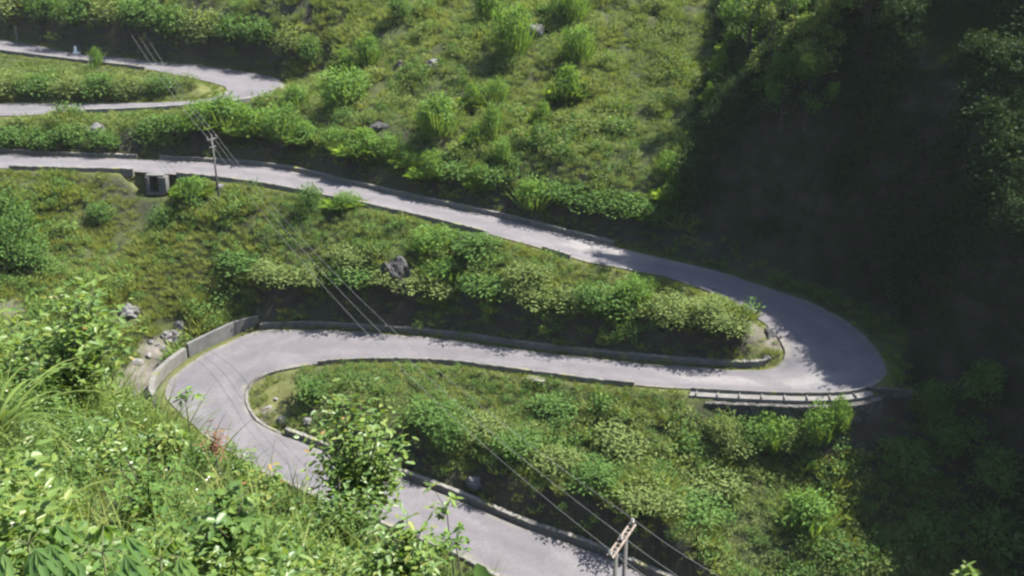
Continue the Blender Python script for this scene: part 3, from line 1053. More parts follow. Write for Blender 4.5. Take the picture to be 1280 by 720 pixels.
def scatter(proto, P, rz, s, dt=None, sz=None, tilt=None):
    n, k = len(P), len(proto[0])
    c, sn = np.cos(rz), np.sin(rz)
    Rm = np.zeros((n, 3, 3))
    Rm[:, 0, 0] = c; Rm[:, 0, 1] = -sn; Rm[:, 1, 0] = sn; Rm[:, 1, 1] = c; Rm[:, 2, 2] = 1
    if tilt is not None:
        Rm[:, 0, 2] += tilt[:, 0]; Rm[:, 1, 2] += tilt[:, 1]
    ro = lambda v: np.einsum('nij,kj->nki', Rm, v)
    B_ = ro(proto[0]) * s[:, None, None]
    if sz is not None: B_[..., 2] *= sz[:, None]
    B_ = B_ + P[:, None, :]
    dt = np.zeros(n) if dt is None else dt
    return [B_.reshape(-1, 3), unit(ro(proto[1]).reshape(-1, 3)), ro(proto[2]).reshape(-1, 3),
            (proto[3][None] * s[:, None]).ravel(), (proto[4][None] * s[:, None]).ravel(), np.clip(proto[5][None] + dt[:, None], 0.0, 0.8).ravel()]


def leaf_mesh(name, L, fine=False, bend=0.0):
    P, A, N, ln, wd_, T = L
    S = unit(np.cross(A, N)); N = np.cross(S, A)
    ln = ln[:, None]; wd_ = wd_[:, None]
    n = len(P)
    if not fine:
        V = np.stack([P, P + A * ln * 0.45 + S * wd_ * 0.5, P + A * ln, P + A * ln * 0.45 - S * wd_ * 0.5], 1)
        f = np.arange(n * 4).reshape(n, 4)
        return mesh_np(name, V.reshape(-1, 3), [f], {'tint': np.repeat(T, 4)})
    down = np.array([0, 0, -1.0]) * ln * bend
    V = np.stack([P, P + A * ln * 0.3 + S * wd_ * 0.46 + N * wd_ * 0.12 + down * 0.1, P + A * ln * 0.68 + S * wd_ * 0.36 + N * wd_ * 0.10 + down * 0.46,
                  P + A * ln + down, P + A * ln * 0.68 - S * wd_ * 0.36 + N * wd_ * 0.10 + down * 0.46, P + A * ln * 0.3 - S * wd_ * 0.46 + N * wd_ * 0.12 + down * 0.1], 1)
    f = np.arange(n * 6).reshape(n, 6)
    return mesh_np(name, V.reshape(-1, 3), [f[:, [0, 1, 2, 3]], f[:, [0, 3, 4, 5]]], {'tint': np.repeat(T, 6)})


# ------------------------------------------------------------------ scrub on the slopes (nobody could count it)
def in_view(P, mx=170, my=150):
    u, v, f = project(P)
    return (f > 1) & (u > -mx) & (u < 1280 + mx) & (v > -my) & (v < 720 + my)


st = 0.58
cxs, cys = np.meshgrid(np.arange(-112, 66, st), np.arange(48, 196, st))
cliff_x, cliff_y = rng.uniform(14, 66, 9000), rng.uniform(50, 150, 9000)
ex_x, ex_y = rng.uniform(-95, 60, 26000), rng.uniform(48, 180, 26000)
gxx = (H(ex_x + 0.4, ex_y) - H(ex_x - 0.4, ex_y)) / 0.8
gyy = (H(ex_x, ex_y + 0.4) - H(ex_x, ex_y - 0.4)) / 0.8
ies = rng.random(26000) < np.clip(np.sqrt(1 + gxx ** 2 + gyy ** 2) - 1.1, 0, 1)
ic = in_poly(cliff_x, cliff_y, SPUR) & (cliff_x - 14 < (150 - cliff_y) * 0.9 + 8)
Q = np.stack([cxs.ravel(), cys.ravel()], 1) + rng.uniform(-0.5, 0.5, (cxs.size, 2)) * st
Q = np.vstack([Q, np.column_stack([cliff_x[ic], cliff_y[ic]]), np.column_stack([ex_x[ies], ex_y[ies]])])
Qz = H(Q[:, 0], Q[:, 1])
ok = in_view(np.column_stack([Q, Qz]))
Q, Qz = Q[ok], Qz[ok]
rd, rz_ = road_sd(Q[:, 0], Q[:, 1])
ok = rd > 1.05
Q, Qz, rd = Q[ok], Qz[ok], rd[ok]
ex = np.zeros(len(Q), bool)
for x, y, r in EXC:
    ex |= np.hypot(Q[:, 0] - x, Q[:, 1] - y) < r
for p, r in TIPS:
    ex |= np.hypot(Q[:, 0] - p[0], Q[:, 1] - p[1]) < r * 0.62
# structures kept clear: parapet, ledge, culvert
for L_, r in ((edge_pts('a', 10.6, 16.3, 1.2)[0], 1.2), (edge_pts('b', 23.6, 27.6, 0.7)[0], 0.9), (np.vstack([edge_pts('a', 42.75, 42.75, q_)[0] for q_ in (0.0, 4.0)]), 1.5), (edge_pts('b', 24.0, 28.3, 1.7)[0], 0.75)):
    d, _ = seg_dist(Q[:, 0], Q[:, 1], L_)
    ex |= d < r
g1 = (H(Q[:, 0] + 0.4, Q[:, 1]) - H(Q[:, 0] - 0.4, Q[:, 1])) / 0.8
g2 = (H(Q[:, 0], Q[:, 1] + 0.4) - H(Q[:, 0], Q[:, 1] - 0.4)) / 0.8
ex |= (rd < 2.7) & (np.hypot(g1, g2) > 1.1) & (Qz > rz_[ok] - 0.2) & (rng.random(len(Q)) < 0.62)
ex |= (fbm(Q[:, 0] * 0.42, Q[:, 1] * 0.30, 85) < 0.36) & (Q[:, 1] > 104) & (rd > 2.5) & ~in_poly(Q[:, 0], Q[:, 1], SPUR)
ok = ~ex & (fg(Q[:, 0], Q[:, 1]) < Qz - 0.2)
Q, Qz, rd = Q[ok], Qz[ok], rd[ok]
n = len(Q)
P3 = np.column_stack([Q, Qz - 0.05])
insp = in_poly(Q[:, 0], Q[:, 1], SPUR)
# where which plant grows
fA = fbm(Q[:, 0] * 0.11, Q[:, 1] * 0.11, 51)
fB = fbm(Q[:, 0] * 0.35, Q[:, 1] * 0.35, 61)
fC = fbm(Q[:, 0] * 0.06 + 4, Q[:, 1] * 0.06, 71)
lower = Q[:, 1] < 112 - 0.12 * np.abs(Q[:, 0])            # banks between the roads, greener
size = 0.62 + 1.2 * np.clip((fB - 0.3) / 0.45, 0, 1) ** 1.3
size *= np.where(rd < 2.6, 0.72, 1.0) * rng.uniform(0.75, 1.25, n)
# short growth on the flat head of the first island and on the left slope
hx = at_z(450, 470, -41.5)
size *= np.where((np.hypot(Q[:, 0] - hx[0], Q[:, 1] - hx[1]) < 7) & (rd < 4), 0.55, 1)
u_, v_, _ = project(P3)
leftslope = (u_ < 330) & (v_ > 215) & (v_ < 460)
size = np.where(lower, np.maximum(size, 0.8) * np.where(leftslope, 1.1, 1), size)
tu, _ = seg_dist(Q[:, 0], Q[:, 1], edge_pts('b', J + 8.5, J + 16, 0.0)[0])
short = (tu < 5.5)
size *= np.where(short, 0.5, 1)
pick = rng.random(n)
kind = np.zeros(n, int)                                  # 0 olive scrub, 1 grass, 2 deep green
pg = np.where(leftslope, 0.9, np.where(lower, 0.20, 0.24)) + (fA - 0.5) * 0.9
pd = np.where(lower, 0.30, 0.07) + (fC - 0.5) * 0.8 + np.clip(fB - 0.55, 0, 1) * 0.7
kind[pick < pg] = 1
kind[pick > 1 - pd] = 2
kind[short] = 1
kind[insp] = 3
tint = np.where(leftslope, 0.14, 0.0) + (fA - 0.5) * 0.5 + (fC - 0.5) * 0.4 + rng.normal(0, 0.07, n)
gx_, gy_ = rng.uniform(-95, 60, 60000), rng.uniform(50, 175, 60000)
gr_, gz_ = road_sd(gx_, gy_)
og = (gr_ > 0.35) & (gr_ < 1.9) & ~in_poly(gx_ + 1.6, gy_ + 1.6, SPUR)
for L_, r in ((edge_pts('a', 10.6, 16.3, 1.2)[0], 0.9), (edge_pts('b', 23.6, 27.6, 0.7)[0], 0.9), (edge_pts('a', 42.4, 43.1, 0.5)[0], 1.6)):
    og &= seg_dist(gx_, gy_, L_)[0] > r
gx_, gy_ = gx_[og], gy_[og]
px_ = rng.uniform(-9, 9, 400); py_ = rng.uniform(-9, 1, 400)
VG = np.column_stack([gx_, gy_, H(gx_, gy_) - 0.04])
VG = VG[in_view(VG)]
olive = [lobes(300 + i, 84, 0.66, 0.85, 0.17, 0.09, 7) for i in range(5)]
olive += [join(lobes(310 + i, 64, 0.64, 0.7, 0.16, 0.085, 6), blades(312 + i, 18, 0.3, 1.0, 0.05, 0.8, 0.6)) for i in range(2)]
grs = [blades(320 + i, 70, 0.42, 0.72, 0.06, 0.8, 0.5) for i in range(4)]
deep = [lobes(340 + i, 90, 0.66, 0.95, 0.18, 0.10, 7, 0.3) for i in range(4)]
frs = [lobes(360 + i, 100, 0.8, 1.0, 0.2, 0.1, 7, 0.3) for i in range(3)]
parts = []
for i, pr in enumerate(grs):
    q_ = VG[i::4]
    parts.append(scatter(pr, q_, rng.uniform(0, 6.28, len(q_)), rng.uniform(0.28, 0.6, len(q_)), rng.normal(0.05, 0.1, len(q_))))
tag(link_mesh('verge_grass', leaf_mesh('verge_grass', join(*parts)), GRASS), 'short grass growing along the verges of the road', 'grass', None, 'stuff')
REG = {'hillside_scrub': ~lower & ~insp, 'bank_scrub': lower & ~insp, 'cliff_scrub': insp}
for reg, msk in REG.items():
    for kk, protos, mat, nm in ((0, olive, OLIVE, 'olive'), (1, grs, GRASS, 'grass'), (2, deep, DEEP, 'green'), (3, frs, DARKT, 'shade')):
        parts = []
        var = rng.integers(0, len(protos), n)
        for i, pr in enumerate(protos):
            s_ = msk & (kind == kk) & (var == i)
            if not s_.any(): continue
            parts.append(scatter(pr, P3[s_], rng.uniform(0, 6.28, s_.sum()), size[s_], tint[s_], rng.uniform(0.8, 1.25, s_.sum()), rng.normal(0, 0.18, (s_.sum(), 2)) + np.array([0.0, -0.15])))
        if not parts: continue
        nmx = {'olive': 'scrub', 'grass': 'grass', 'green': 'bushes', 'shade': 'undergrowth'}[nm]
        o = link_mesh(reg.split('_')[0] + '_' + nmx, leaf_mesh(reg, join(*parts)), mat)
        tag(o, {'scrub': 'olive green low scrub', 'grass': 'yellow green rough grass', 'bushes': 'deep green leafy growth', 'undergrowth': 'dark undergrowth'}[nmx] + {'hillside': ' covering the hillside above the roads', 'bank': ' on the banks between the roads', 'cliff': ' clinging to the shaded cliff'}[reg.split('_')[0]], 'undergrowth' if nmx != 'grass' else 'grass', None, 'stuff')


# ------------------------------------------------------------------ shrubs and grass clumps one can tell apart
def proto_plant(name, L, mat, stems, seed, fine=False, stem_mat=None, bend=0.0):
    """an archetype kept unlinked: leaf mesh + stem mesh"""
    lm = leaf_mesh(name + '_foliage', L, fine, bend)
    lm.materials.append(mat)
    g = np.random.default_rng(seed)
    mb = MB()
    for k in range(stems[0]):
        a = g.uniform(0, 6.28); r = stems[1] * g.uniform(0.3, 1)
        top = np.array([math.cos(a) * r, math.sin(a) * r, stems[2] * g.uniform(0.7, 1)])
        m_ = top * np.array([0.35, 0.35, 0.5])
        mb.tube([(top[0] * 0.08, top[1] * 0.08, -0.15), m_, top], [stems[3], stems[3] * 0.7, stems[3] * 0.3], 6)
    o = mb.build(name + '_stem', stem_mat or BARK)
    sm = o.data
    bpy.data.objects.remove(o)
    return lm, sm


ARC = {
    'bush': [proto_plant('bush', join(lobes(400 + i, 1500, 1.0, 1.7, 0.17, 0.075, 14, 0.35, 0.3), blades(405 + i, 130, 0.6, 1.5, 0.05, 0.5, 0.6)), BRIGHT, (5, 0.6, 1.1, 0.05), i) for i in range(3)],
    'tuft': [proto_plant('tuft', join(blades(420 + i, 700, 0.7, 1.3, 0.06, 0.62, 0.55), lobes(425 + i, 800, 0.95, 1.5, 0.24, 0.06, 12, 0.5, 0.3, -0.2)), BRIGHT, (4, 0.3, 0.9, 0.04), i + 10, True, STEM, 0.45) for i in range(3)],
    'dark': [proto_plant('dark', lobes(440 + i, 1600, 1.0, 1.6, 0.16, 0.085, 14, 0.3, 0.3), DEEP, (5, 0.6, 1.1, 0.06), i + 20) for i in range(3)],
    'olive': [proto_plant('olive', lobes(460 + i, 1600, 1.05, 1.45, 0.15, 0.075, 14, 0.3, 0.3), OLIVE, (5, 0.6, 1.0, 0.05), i + 30) for i in range(2)],
}
g_ = np.random.default_rng(99)


def shrub(px, py, wpx, hpx, arc, label, group=None, name=None, tmin=45, cat='shrub', i=None):
    p = on_ground(px, py, tmin)
    d = np.linalg.norm(p)
    lm, sm = ARC[arc][int(g_.integers(0, len(ARC[arc])))]
    e = empty(name or {'tuft': 'grass_clump'}.get(arc, 'shrub'), (p[0], p[1], p[2] - 0.1), g_.uniform(0, 6.28))
    sr = wpx / F_PX * d / 2.0
    shh = hpx / F_PX * d / 1.75 / 0.95
    e.scale = (sr, sr, shh)
    tag(e, label, cat, group)
    link_mesh('foliage', lm, None, e)
    link_mesh('stem', sm, None, e)
    return e


BUSHES = [
    (642, 72, 56, 62, 'bush', 'largest bright green bush high on the slope with a dark hollow beneath'),
    (612, 28, 44, 44, 'bush', 'bright bush above and left of the largest bush, at the top edge'),
    (722, 80, 44, 46, 'bush', 'bright bush with a long shadow, right of the largest bush'),
    (714, 30, 50, 44, 'bush', 'wide bright bush at the top edge above the long-shadowed bush'),
    (707, 130, 40, 56, 'tuft', 'tall narrow bright clump leaning over its dark shadow mid-slope'),
    (548, 172, 54, 54, 'bush', 'big rounded bright bush standing alone above the wall of the upper road'),
    (591, 136, 28, 36, 'tuft', 'left one of two small bright clumps side by side mid-slope'),
    (621, 132, 32, 34, 'bush', 'right one of two small bright clumps side by side mid-slope'),
    (594, 182, 28, 36, 'tuft', 'left half of the twin bright clump below the side-by-side pair'),
    (616, 178, 30, 46, 'bush', 'taller right half of the twin bright clump on the slope'),
    (628, 204, 30, 32, 'bush', 'dark green bush just below the twin bright clump'),
    (676, 160, 26, 40, 'tuft', 'pale grassy clump left of the lowest narrow bright clump'),
    (600, 238, 30, 38, 'tuft', 'small yellow green clump above the road wall below the twin clump'),
    (538, 226, 40, 40, 'tuft', 'vivid yellow green clump on the bank edge, end of the tall grass row'),
    (665, 262, 52, 40, 'bush', 'yellow green bush touching the road wall in the middle of the slope foot'),
    (430, 132, 64, 44, 'bush', 'broad bright bush right of the topmost bend'),
    (433, 92, 26, 34, 'tuft', 'pale narrow clump just above the broad bush by the topmost bend'),
    (461, 84, 34, 38, 'bush', 'bright bush with a dark left side between the pale clump and the top edge'),
    (500, 26, 36, 32, 'dark', 'dark green bush at the top edge left of the bright bushes'),
    (842, 250, 44, 36, 'tuft', 'yellow green clump near the slope foot beside the cliff shade'),
    (836, 222, 30, 30, 'bush', 'light bush above the clump beside the cliff shade'),
    (372, 134, 34, 26, 'bush', 'light green bush growing below the outside of the topmost bend'),
    (243, 246, 44, 26, 'tuft', 'bright patch of tall grass between the culvert and the slim pole'),
    (122, 84, 16, 22, 'bush', 'lone small bush on the kerb of the topmost road'),
    (206, 284, 40, 26, 'dark', 'dark shrub below the concrete culvert'),
    (128, 282, 34, 28, 'dark', 'dark round shrub alone on the grassy slope left of the culvert'),
    (388, 266, 34, 36, 'dark', 'grey green bush on the road edge right of the slim pole'),
    (430, 258, 40, 20, 'tuft', 'pale dry grass clump on the verge under the upper road'),
    (598, 318, 64, 26, 'dark', 'large dark green bush right of the black boulder'),
    (540, 318, 56, 34, 'bush', 'mid green bush directly right of the black boulder'),
    (560, 352, 60, 32, 'bush', 'bright leafy bush below and right of the black boulder'),
    (440, 332, 64, 24, 'olive', 'olive bush left of the black boulder'),
    (742, 392, 54, 42, 'dark', 'dark bush mid bank below the sunny end of the upper road'),
    (792, 384, 52, 36, 'bush', 'light green bush on the crest of the bank near the bend'),
    (905, 412, 70, 28, 'olive', 'rounded olive bush crowning the tip of the bank at the shaded bend'),
    (660, 352, 60, 26, 'olive', 'olive bush on the slope under the upper road, right of the dark bush'),
    (850, 404, 66, 24, 'olive', 'olive bush next to the bush crowning the tip'),
    (392, 500, 52, 34, 'dark', 'dark dense bush at the steep end of the hairpin island'),
    (1046, 540, 30, 44, 'bush', 'bright leafy creeper bush at the end of the masonry wall'),
    (915, 498 + 62, 60, 30, 'olive', 'olive bush at the foot of the masonry wall'),
    (1010, 662, 70, 50, 'bush', 'bright bush on the lowest island at the edge of the cliff shade'),
    (690, 522, 66, 26, 'dark', 'dark green bush mid-slope under the small drain mouth'),
    (780, 560, 84, 30, 'olive', 'olive mound of scrub in the middle of the lowest island'),
    (880, 620, 96, 34, 'olive', 'broad olive mound of scrub above the twin post pole'),
    (560, 560, 56, 44, 'dark', 'dark bush over the kerb right of the leafy sapling'),
    (915, 34, 30, 40, 'bush', 'bright yellow green bush in the sunlit fringe, uppermost beside the cliff'),
    (912, 68, 26, 34, 'tuft', 'second bright bush down the sunlit fringe of the cliff'),
    (900, 100, 26, 34, 'bush', 'third bright bush down the sunlit fringe of the cliff'),
    (889, 130, 24, 30, 'tuft', 'lowest bright bush of the sunlit fringe of the cliff'),
]
for b in BUSHES: shrub(*b)
for k, (px, py, w, h) in enumerate(((252, 182, 46, 40), (285, 186, 46, 48), (318, 190, 50, 52), (352, 195, 48, 44), (386, 200, 46, 38), (418, 206, 44, 36), (450, 214, 46, 40), (484, 222, 48, 42), (512, 228, 40, 40))):
    shrub(px, py - 20, w * g_.uniform(0.8, 1.3), h * g_.uniform(0.65, 1.0), ('tuft', 'bush', 'tuft', 'bush')[k % 4], 'tall light green grass clump in the row on the bank above the upper road', 'tall grass clumps above the upper road')
for k, (px, py, w, h) in enumerate(((22, 52, 60, 40), (62, 58, 50, 40), (100, 60, 56, 46), (140, 64, 50, 44), (178, 70, 54, 46), (216, 74, 56, 48), (256, 80, 56, 44), (296, 84, 56, 42), (330, 88, 50, 40), (366, 100, 46, 44), (388, 110, 34, 40))):
    shrub(px, py - 30, w, h * 0.85, 'dark' if k % 3 else 'olive', 'leafy shrub in the hedge-like row on the tall bank over the topmost road', 'shrubs on the bank over the topmost road')
for k, (px, py, w, h) in enumerate(((12, 120, 50, 28), (50, 122, 48, 26), (90, 122, 50, 30), (128, 122, 48, 26), (166, 121, 46, 28), (204, 119, 42, 26), (232, 116, 34, 24))):
    shrub(px, py, w, h, 'dark' if k % 2 else 'olive', 'low shrub in the row on the island inside the topmost bend', 'shrubs inside the topmost bend')
for k, (px, py, w, h) in enumerate(((18, 190, 44, 26), (54, 190, 46, 28), (92, 190, 46, 28), (130, 192, 42, 24), (190, 182, 44, 34), (222, 184, 44, 36))):
    shrub(px, py - 4, w, h, 'dark', 'dark low shrub along the wall at the far end of the upper road', 'shrubs along the wall of the upper road')
for k, (px, py, w, h) in enumerate(((8, 290, 60, 56), (28, 318, 50, 50), (4, 335, 60, 56), (40, 350, 44, 44))):
    shrub(px, py, w, h, 'dark', 'dark bushy shrub in the thicket at the left end of the slope', 'thicket shrubs on the left slope')
for k, (px, py, w, h) in enumerate(((300, 385, 54, 44), (345, 392, 54, 44), (395, 394, 54, 42), (446, 398, 56, 42), (500, 400, 56, 40), (556, 404, 56, 40), (612, 410, 56, 42), (668, 418, 56, 44), (724, 424, 54, 46), (780, 430, 54, 48), (836, 436, 54, 48), (884, 438, 48, 44))):
    shrub(px, py - 41, w * 1.25, h * 0.62, 'olive' if k % 3 else 'dark', 'shrub overhanging the dark bank behind the middle road kerb', 'shrubs over the bank of the middle road')
for k, (px, py, w, h) in enumerate(((530, 580, 56, 44), (600, 600, 56, 44), (640, 620, 50, 44), (690, 640, 54, 46), (740, 660, 56, 48), (800, 690, 60, 52), (860, 705, 64, 54))):
    shrub(px + 6, py - 54, w * 1.25, h * 0.62, 'olive' if k % 2 else 'dark', 'shrub overhanging the dark bank above the lowest road kerb', 'shrubs over the bank of the lowest road')
for k, (px, py, w, h) in enumerate(((700, 272, 50, 38), (740, 282, 50, 38), (780, 292, 50, 40), (815, 300, 46, 42), (620, 250, 50, 34), (575, 244, 46, 36))):
    shrub(px, py - 20, w * 1.2, h * 0.75, 'dark', 'dark shrub leaning over the wall in front of the cliff foot', 'shrubs over the upper road wall')


for k, (px, py, w, h) in enumerate(((905, 556, 46, 46), (936, 560, 50, 38), (966, 562, 48, 46), (996, 562, 50, 40), (1022, 560, 44, 50))):
    shrub(px, py, w, h, ('olive', 'dark', 'bush', 'olive', 'bush')[k], 'leafy shrub growing against the foot of the masonry wall', 'shrubs along the masonry wall')


# ------------------------------------------------------------------ trees on the shaded cliff
def tree_proto(seed, Ht, Rc, mat, nl=1500, ll=0.36):
    g = np.random.default_rng(seed)
    k = 13
    cl = []
    cents = []
    for i in range(k):
        a = g.uniform(0, 6.28); r = Rc * math.sqrt(g.random()) * 0.8
        z = Ht * g.uniform(0.2, 0.92); r *= 1.15 - 0.6 * abs(z / Ht - 0.55)
        cents.append((r * math.cos(a), r * math.sin(a), z))
        L = lobes(seed * 31 + i, nl // k, Rc * g.uniform(0.32, 0.52), Rc * 0.6, ll, ll * 0.5, 4, 0.4, 0.3)
        L[0] = L[0] + np.array([*cents[-1][:2], cents[-1][2] - Rc * 0.2])
        L[5] = np.clip(L[5] + g.normal(0, 0.1), 0, 0.84)
        cl.append(L)
    lm = leaf_mesh('tree_crown', join(*cl))
    lm.materials.append(mat)
    mb = MB()
    mb.tube([(0, 0, -0.8), (0.05, 0, Ht * 0.3), (-0.1, 0.1, Ht * 0.6), (0, 0, Ht * 0.85)], [0.17, 0.13, 0.09, 0.03], 8)
    for c in cents:
        b = (c[2] * 0.55)
        mb.tube([(0, 0, b), (c[0] * 0.5, c[1] * 0.5, b + (c[2] - b) * 0.6), c], [0.07, 0.05, 0.02], 5)
    o = mb.build('tree_trunk', BARK)
    sm = o.data
    bpy.data.objects.remove(o)
    return lm, sm


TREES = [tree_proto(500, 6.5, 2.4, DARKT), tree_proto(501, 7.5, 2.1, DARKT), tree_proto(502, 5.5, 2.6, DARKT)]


LTREES = [tree_proto(510, 6.5, 2.5, DEEP, 2600, 0.26), tree_proto(511, 7.0, 2.2, OLIVE, 2600, 0.26)]  # brighter leaf colours stand in for sunlight on the same kind of tree


def tree(p, s, label, group, k, kinds=None):
    e = empty('broadleaf_tree', (p[0], p[1], p[2] - 0.3), g_.uniform(0, 6.28))
    e.scale = (s, s, s * g_.uniform(0.9, 1.1))
    tag(e, label, 'tree', group)
    lm, sm = (kinds or TREES)[k % len(kinds or TREES)]
    link_mesh('crown', lm, None, e)
    link_mesh('trunk', sm, None, e)
    return e


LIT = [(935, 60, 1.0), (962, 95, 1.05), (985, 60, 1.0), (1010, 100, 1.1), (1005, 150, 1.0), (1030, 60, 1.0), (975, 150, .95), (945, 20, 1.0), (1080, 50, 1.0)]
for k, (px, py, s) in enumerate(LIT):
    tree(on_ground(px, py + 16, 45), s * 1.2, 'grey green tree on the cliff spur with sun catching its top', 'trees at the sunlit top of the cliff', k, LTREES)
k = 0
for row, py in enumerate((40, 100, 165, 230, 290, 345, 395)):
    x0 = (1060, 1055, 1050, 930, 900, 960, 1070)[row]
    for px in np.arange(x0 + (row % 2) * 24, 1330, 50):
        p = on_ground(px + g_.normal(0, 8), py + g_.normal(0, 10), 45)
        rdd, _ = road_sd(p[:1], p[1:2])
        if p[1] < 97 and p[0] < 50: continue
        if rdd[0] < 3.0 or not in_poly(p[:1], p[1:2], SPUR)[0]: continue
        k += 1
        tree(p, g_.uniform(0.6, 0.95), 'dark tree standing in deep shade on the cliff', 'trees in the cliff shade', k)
for k, (px, py, w, h) in enumerate(((1130, 600, 70, 50), (1190, 560, 66, 50), (1240, 620, 70, 56), (1160, 690, 70, 56), (1250, 700, 80, 60), (1170, 520, 50, 40), (1230, 510, 60, 46))):
    shrub(px, py, w, h, 'dark', 'dark bush in the shaded gully below the bend', 'bushes in the shaded gully')


# ------------------------------------------------------------------ the near slope the photograph was taken from
def ribbons(seed, P, dirs, ln, wd_, curve, tint, seg=5):
    """long arching blades"""
    n = len(P)
    g = np.random.default_rng(seed)
    V = np.zeros((n, seg + 1, 2, 3))
    side = unit(np.cross(dirs, np.array([0, 0, 1.0])) + g.normal(0, 0.25, (n, 3)))
    pos = P.copy(); d = dirs.copy()
    for i in range(seg + 1):
        w = wd_ * (1 - (i / seg) ** 1.6) * (0.7 + 0.3 * min(1, i))
        V[:, i, 0] = pos - side * w[:, None] * 0.5
        V[:, i, 1] = pos + side * w[:, None] * 0.5
        pos = pos + d * (ln / seg)[:, None]
        d = unit(d + np.array([0, 0, -1.0]) * curve[:, None] / seg)
    b = (np.arange(n) * (seg + 1) * 2)[:, None]
    fs = [np.concatenate([b + 2 * i, b + 2 * i + 1, b + 2 * i + 3, b + 2 * i + 2], 1) for i in range(seg)]
    return V.reshape(-1, 3), fs, np.repeat(tint, (seg + 1) * 2)


def fg_points(nn, seed, near_only=False):
    g = np.random.default_rng(seed)
    x = g.uniform(-19, 6, nn); y = g.uniform(0.8, 24, nn)
    z = H(x, y)
    P = np.column_stack([x, y, z])
    u, v, f = project(P)
    d = ((x - 0.2) * 9.2 + (y - 8.6) * 8.2) / math.hypot(9.2, 8.2)
    ok = (np.abs(z - fg(x, y)) < 0.05) & (u > -700) & (u < 900) & (v < 1700) & (v > 250) & (d < 1.3)
    return P[ok], d[ok]


def leafy(seed, n, R_, H_, ll, lw, stems=9, droop=0.35):
    """upright leafy stems: leaves set along several shoots"""
    g = np.random.default_rng(seed)
    w = g.integers(0, stems, n)
    a = g.uniform(0, 6.28, stems); lean = g.uniform(0.1, 0.9, stems)
    hh = H_ * g.uniform(0.55, 1.05, stems)
    u = g.uniform(0.15, 1.0, n) ** 0.8
    top = np.stack([np.cos(a) * lean * R_, np.sin(a) * lean * R_, hh], 1)
    P = top[w] * u[:, None] * np.array([1, 1, 1]) + g.normal(0, 0.02, (n, 3))
    b = g.uniform(0, 6.28, n)
    A = unit(np.stack([np.cos(b), np.sin(b), 0.25 - droop * g.random(n) * 1.6], 1) + 0.3 * unit(top[w]))
    N = unit(np.array([0, 0, 1.0]) + g.normal(size=(n, 3)) * 0.35 + np.stack([np.cos(b), np.sin(b), np.zeros(n)], 1) * 0.3)
    return [P, A, N, ll * g.uniform(0.6, 1.25, n), lw * g.uniform(0.7, 1.2, n), np.clip(0.42 + 0.2 * (u - 0.5) + g.normal(0, 0.13, n), 0.02, 0.8)]


NEAR = [leafy(600 + i, 64, 0.30, 0.66, 0.078, 0.034) for i in range(4)]
NEAR += [join(lobes(610 + i, 80, 0.34, 0.6, 0.065, 0.036, 5, 0.6, 0.3), leafy(612 + i, 24, 0.3, 0.66, 0.085, 0.035)) for i in range(3)]
NEARB = [leafy(620 + i, 30, 0.34, 0.6, 0.095, 0.055, 7) for i in range(3)]
P_, d_ = fg_points(11500, 41)
npl = len(P_)
f1 = fbm(P_[:, 0] * 0.75, P_[:, 1] * 0.75, 81)
f2 = fbm(P_[:, 0] * 0.9, P_[:, 1] * 0.9, 91)
ssz = (0.35 + 1.3 * np.clip((f1 - 0.28) / 0.44, 0, 1)) * rng.uniform(0.7, 1.25, npl) * np.interp(d_, [-3.0, -0.5, 1.0], [1.0, 0.45, 0.4])
dt_ = (f2 - 0.5) * 0.55 + rng.normal(0, 0.06, npl)
parts = []
var = rng.integers(0, len(NEAR), npl)
isb = (f2 > 0.56) & (rng.random(npl) < 0.5)
for i, pr in enumerate(NEAR):
    s_ = (var == i) & ~isb
    parts.append(scatter(pr, P_[s_], rng.uniform(0, 6.28, s_.sum()), ssz[s_], dt_[s_], None, rng.normal(0, 0.2, (s_.sum(), 2))))
for i, pr in enumerate(NEARB):
    s_ = (var % 3 == i) & isb
    parts.append(scatter(pr, P_[s_], rng.uniform(0, 6.28, s_.sum()), ssz[s_], dt_[s_], None, rng.normal(0, 0.2, (s_.sum(), 2))))
o = link_mesh('near_undergrowth', leaf_mesh('near_undergrowth', join(*parts), True, 0.12), FRESH)
tag(o, 'tangled fresh green leafy undergrowth covering the near slope', 'undergrowth', None, 'stuff')
# grass among it
P_, d_ = fg_points(42000, 42)
keepg = (fbm(P_[:, 0] * 0.4 + 3, P_[:, 1] * 0.4, 83) + rng.normal(0, 0.09, len(P_)) > 0.49)
P_ = P_[keepg]
n_g = len(P_)
a_ = rng.uniform(0, 6.28, n_g); le_ = rng.uniform(0.15, 0.9, n_g)
dr_ = unit(np.stack([np.cos(a_) * le_, np.sin(a_) * le_, np.ones(n_g)], 1))
V, fs, tt_ = ribbons(43, P_, dr_, rng.uniform(0.5, 1.25, n_g), rng.uniform(0.014, 0.034, n_g), rng.uniform(0.5, 2.2, n_g), np.clip(rng.normal(0.5, 0.17, n_g), 0.05, 0.84))
tag(link_mesh('near_grass', mesh_np('near_grass', V, fs, {'tint': tt_}), NEARG), 'arching grass blades among the leaves of the near slope', 'grass', None, 'stuff')
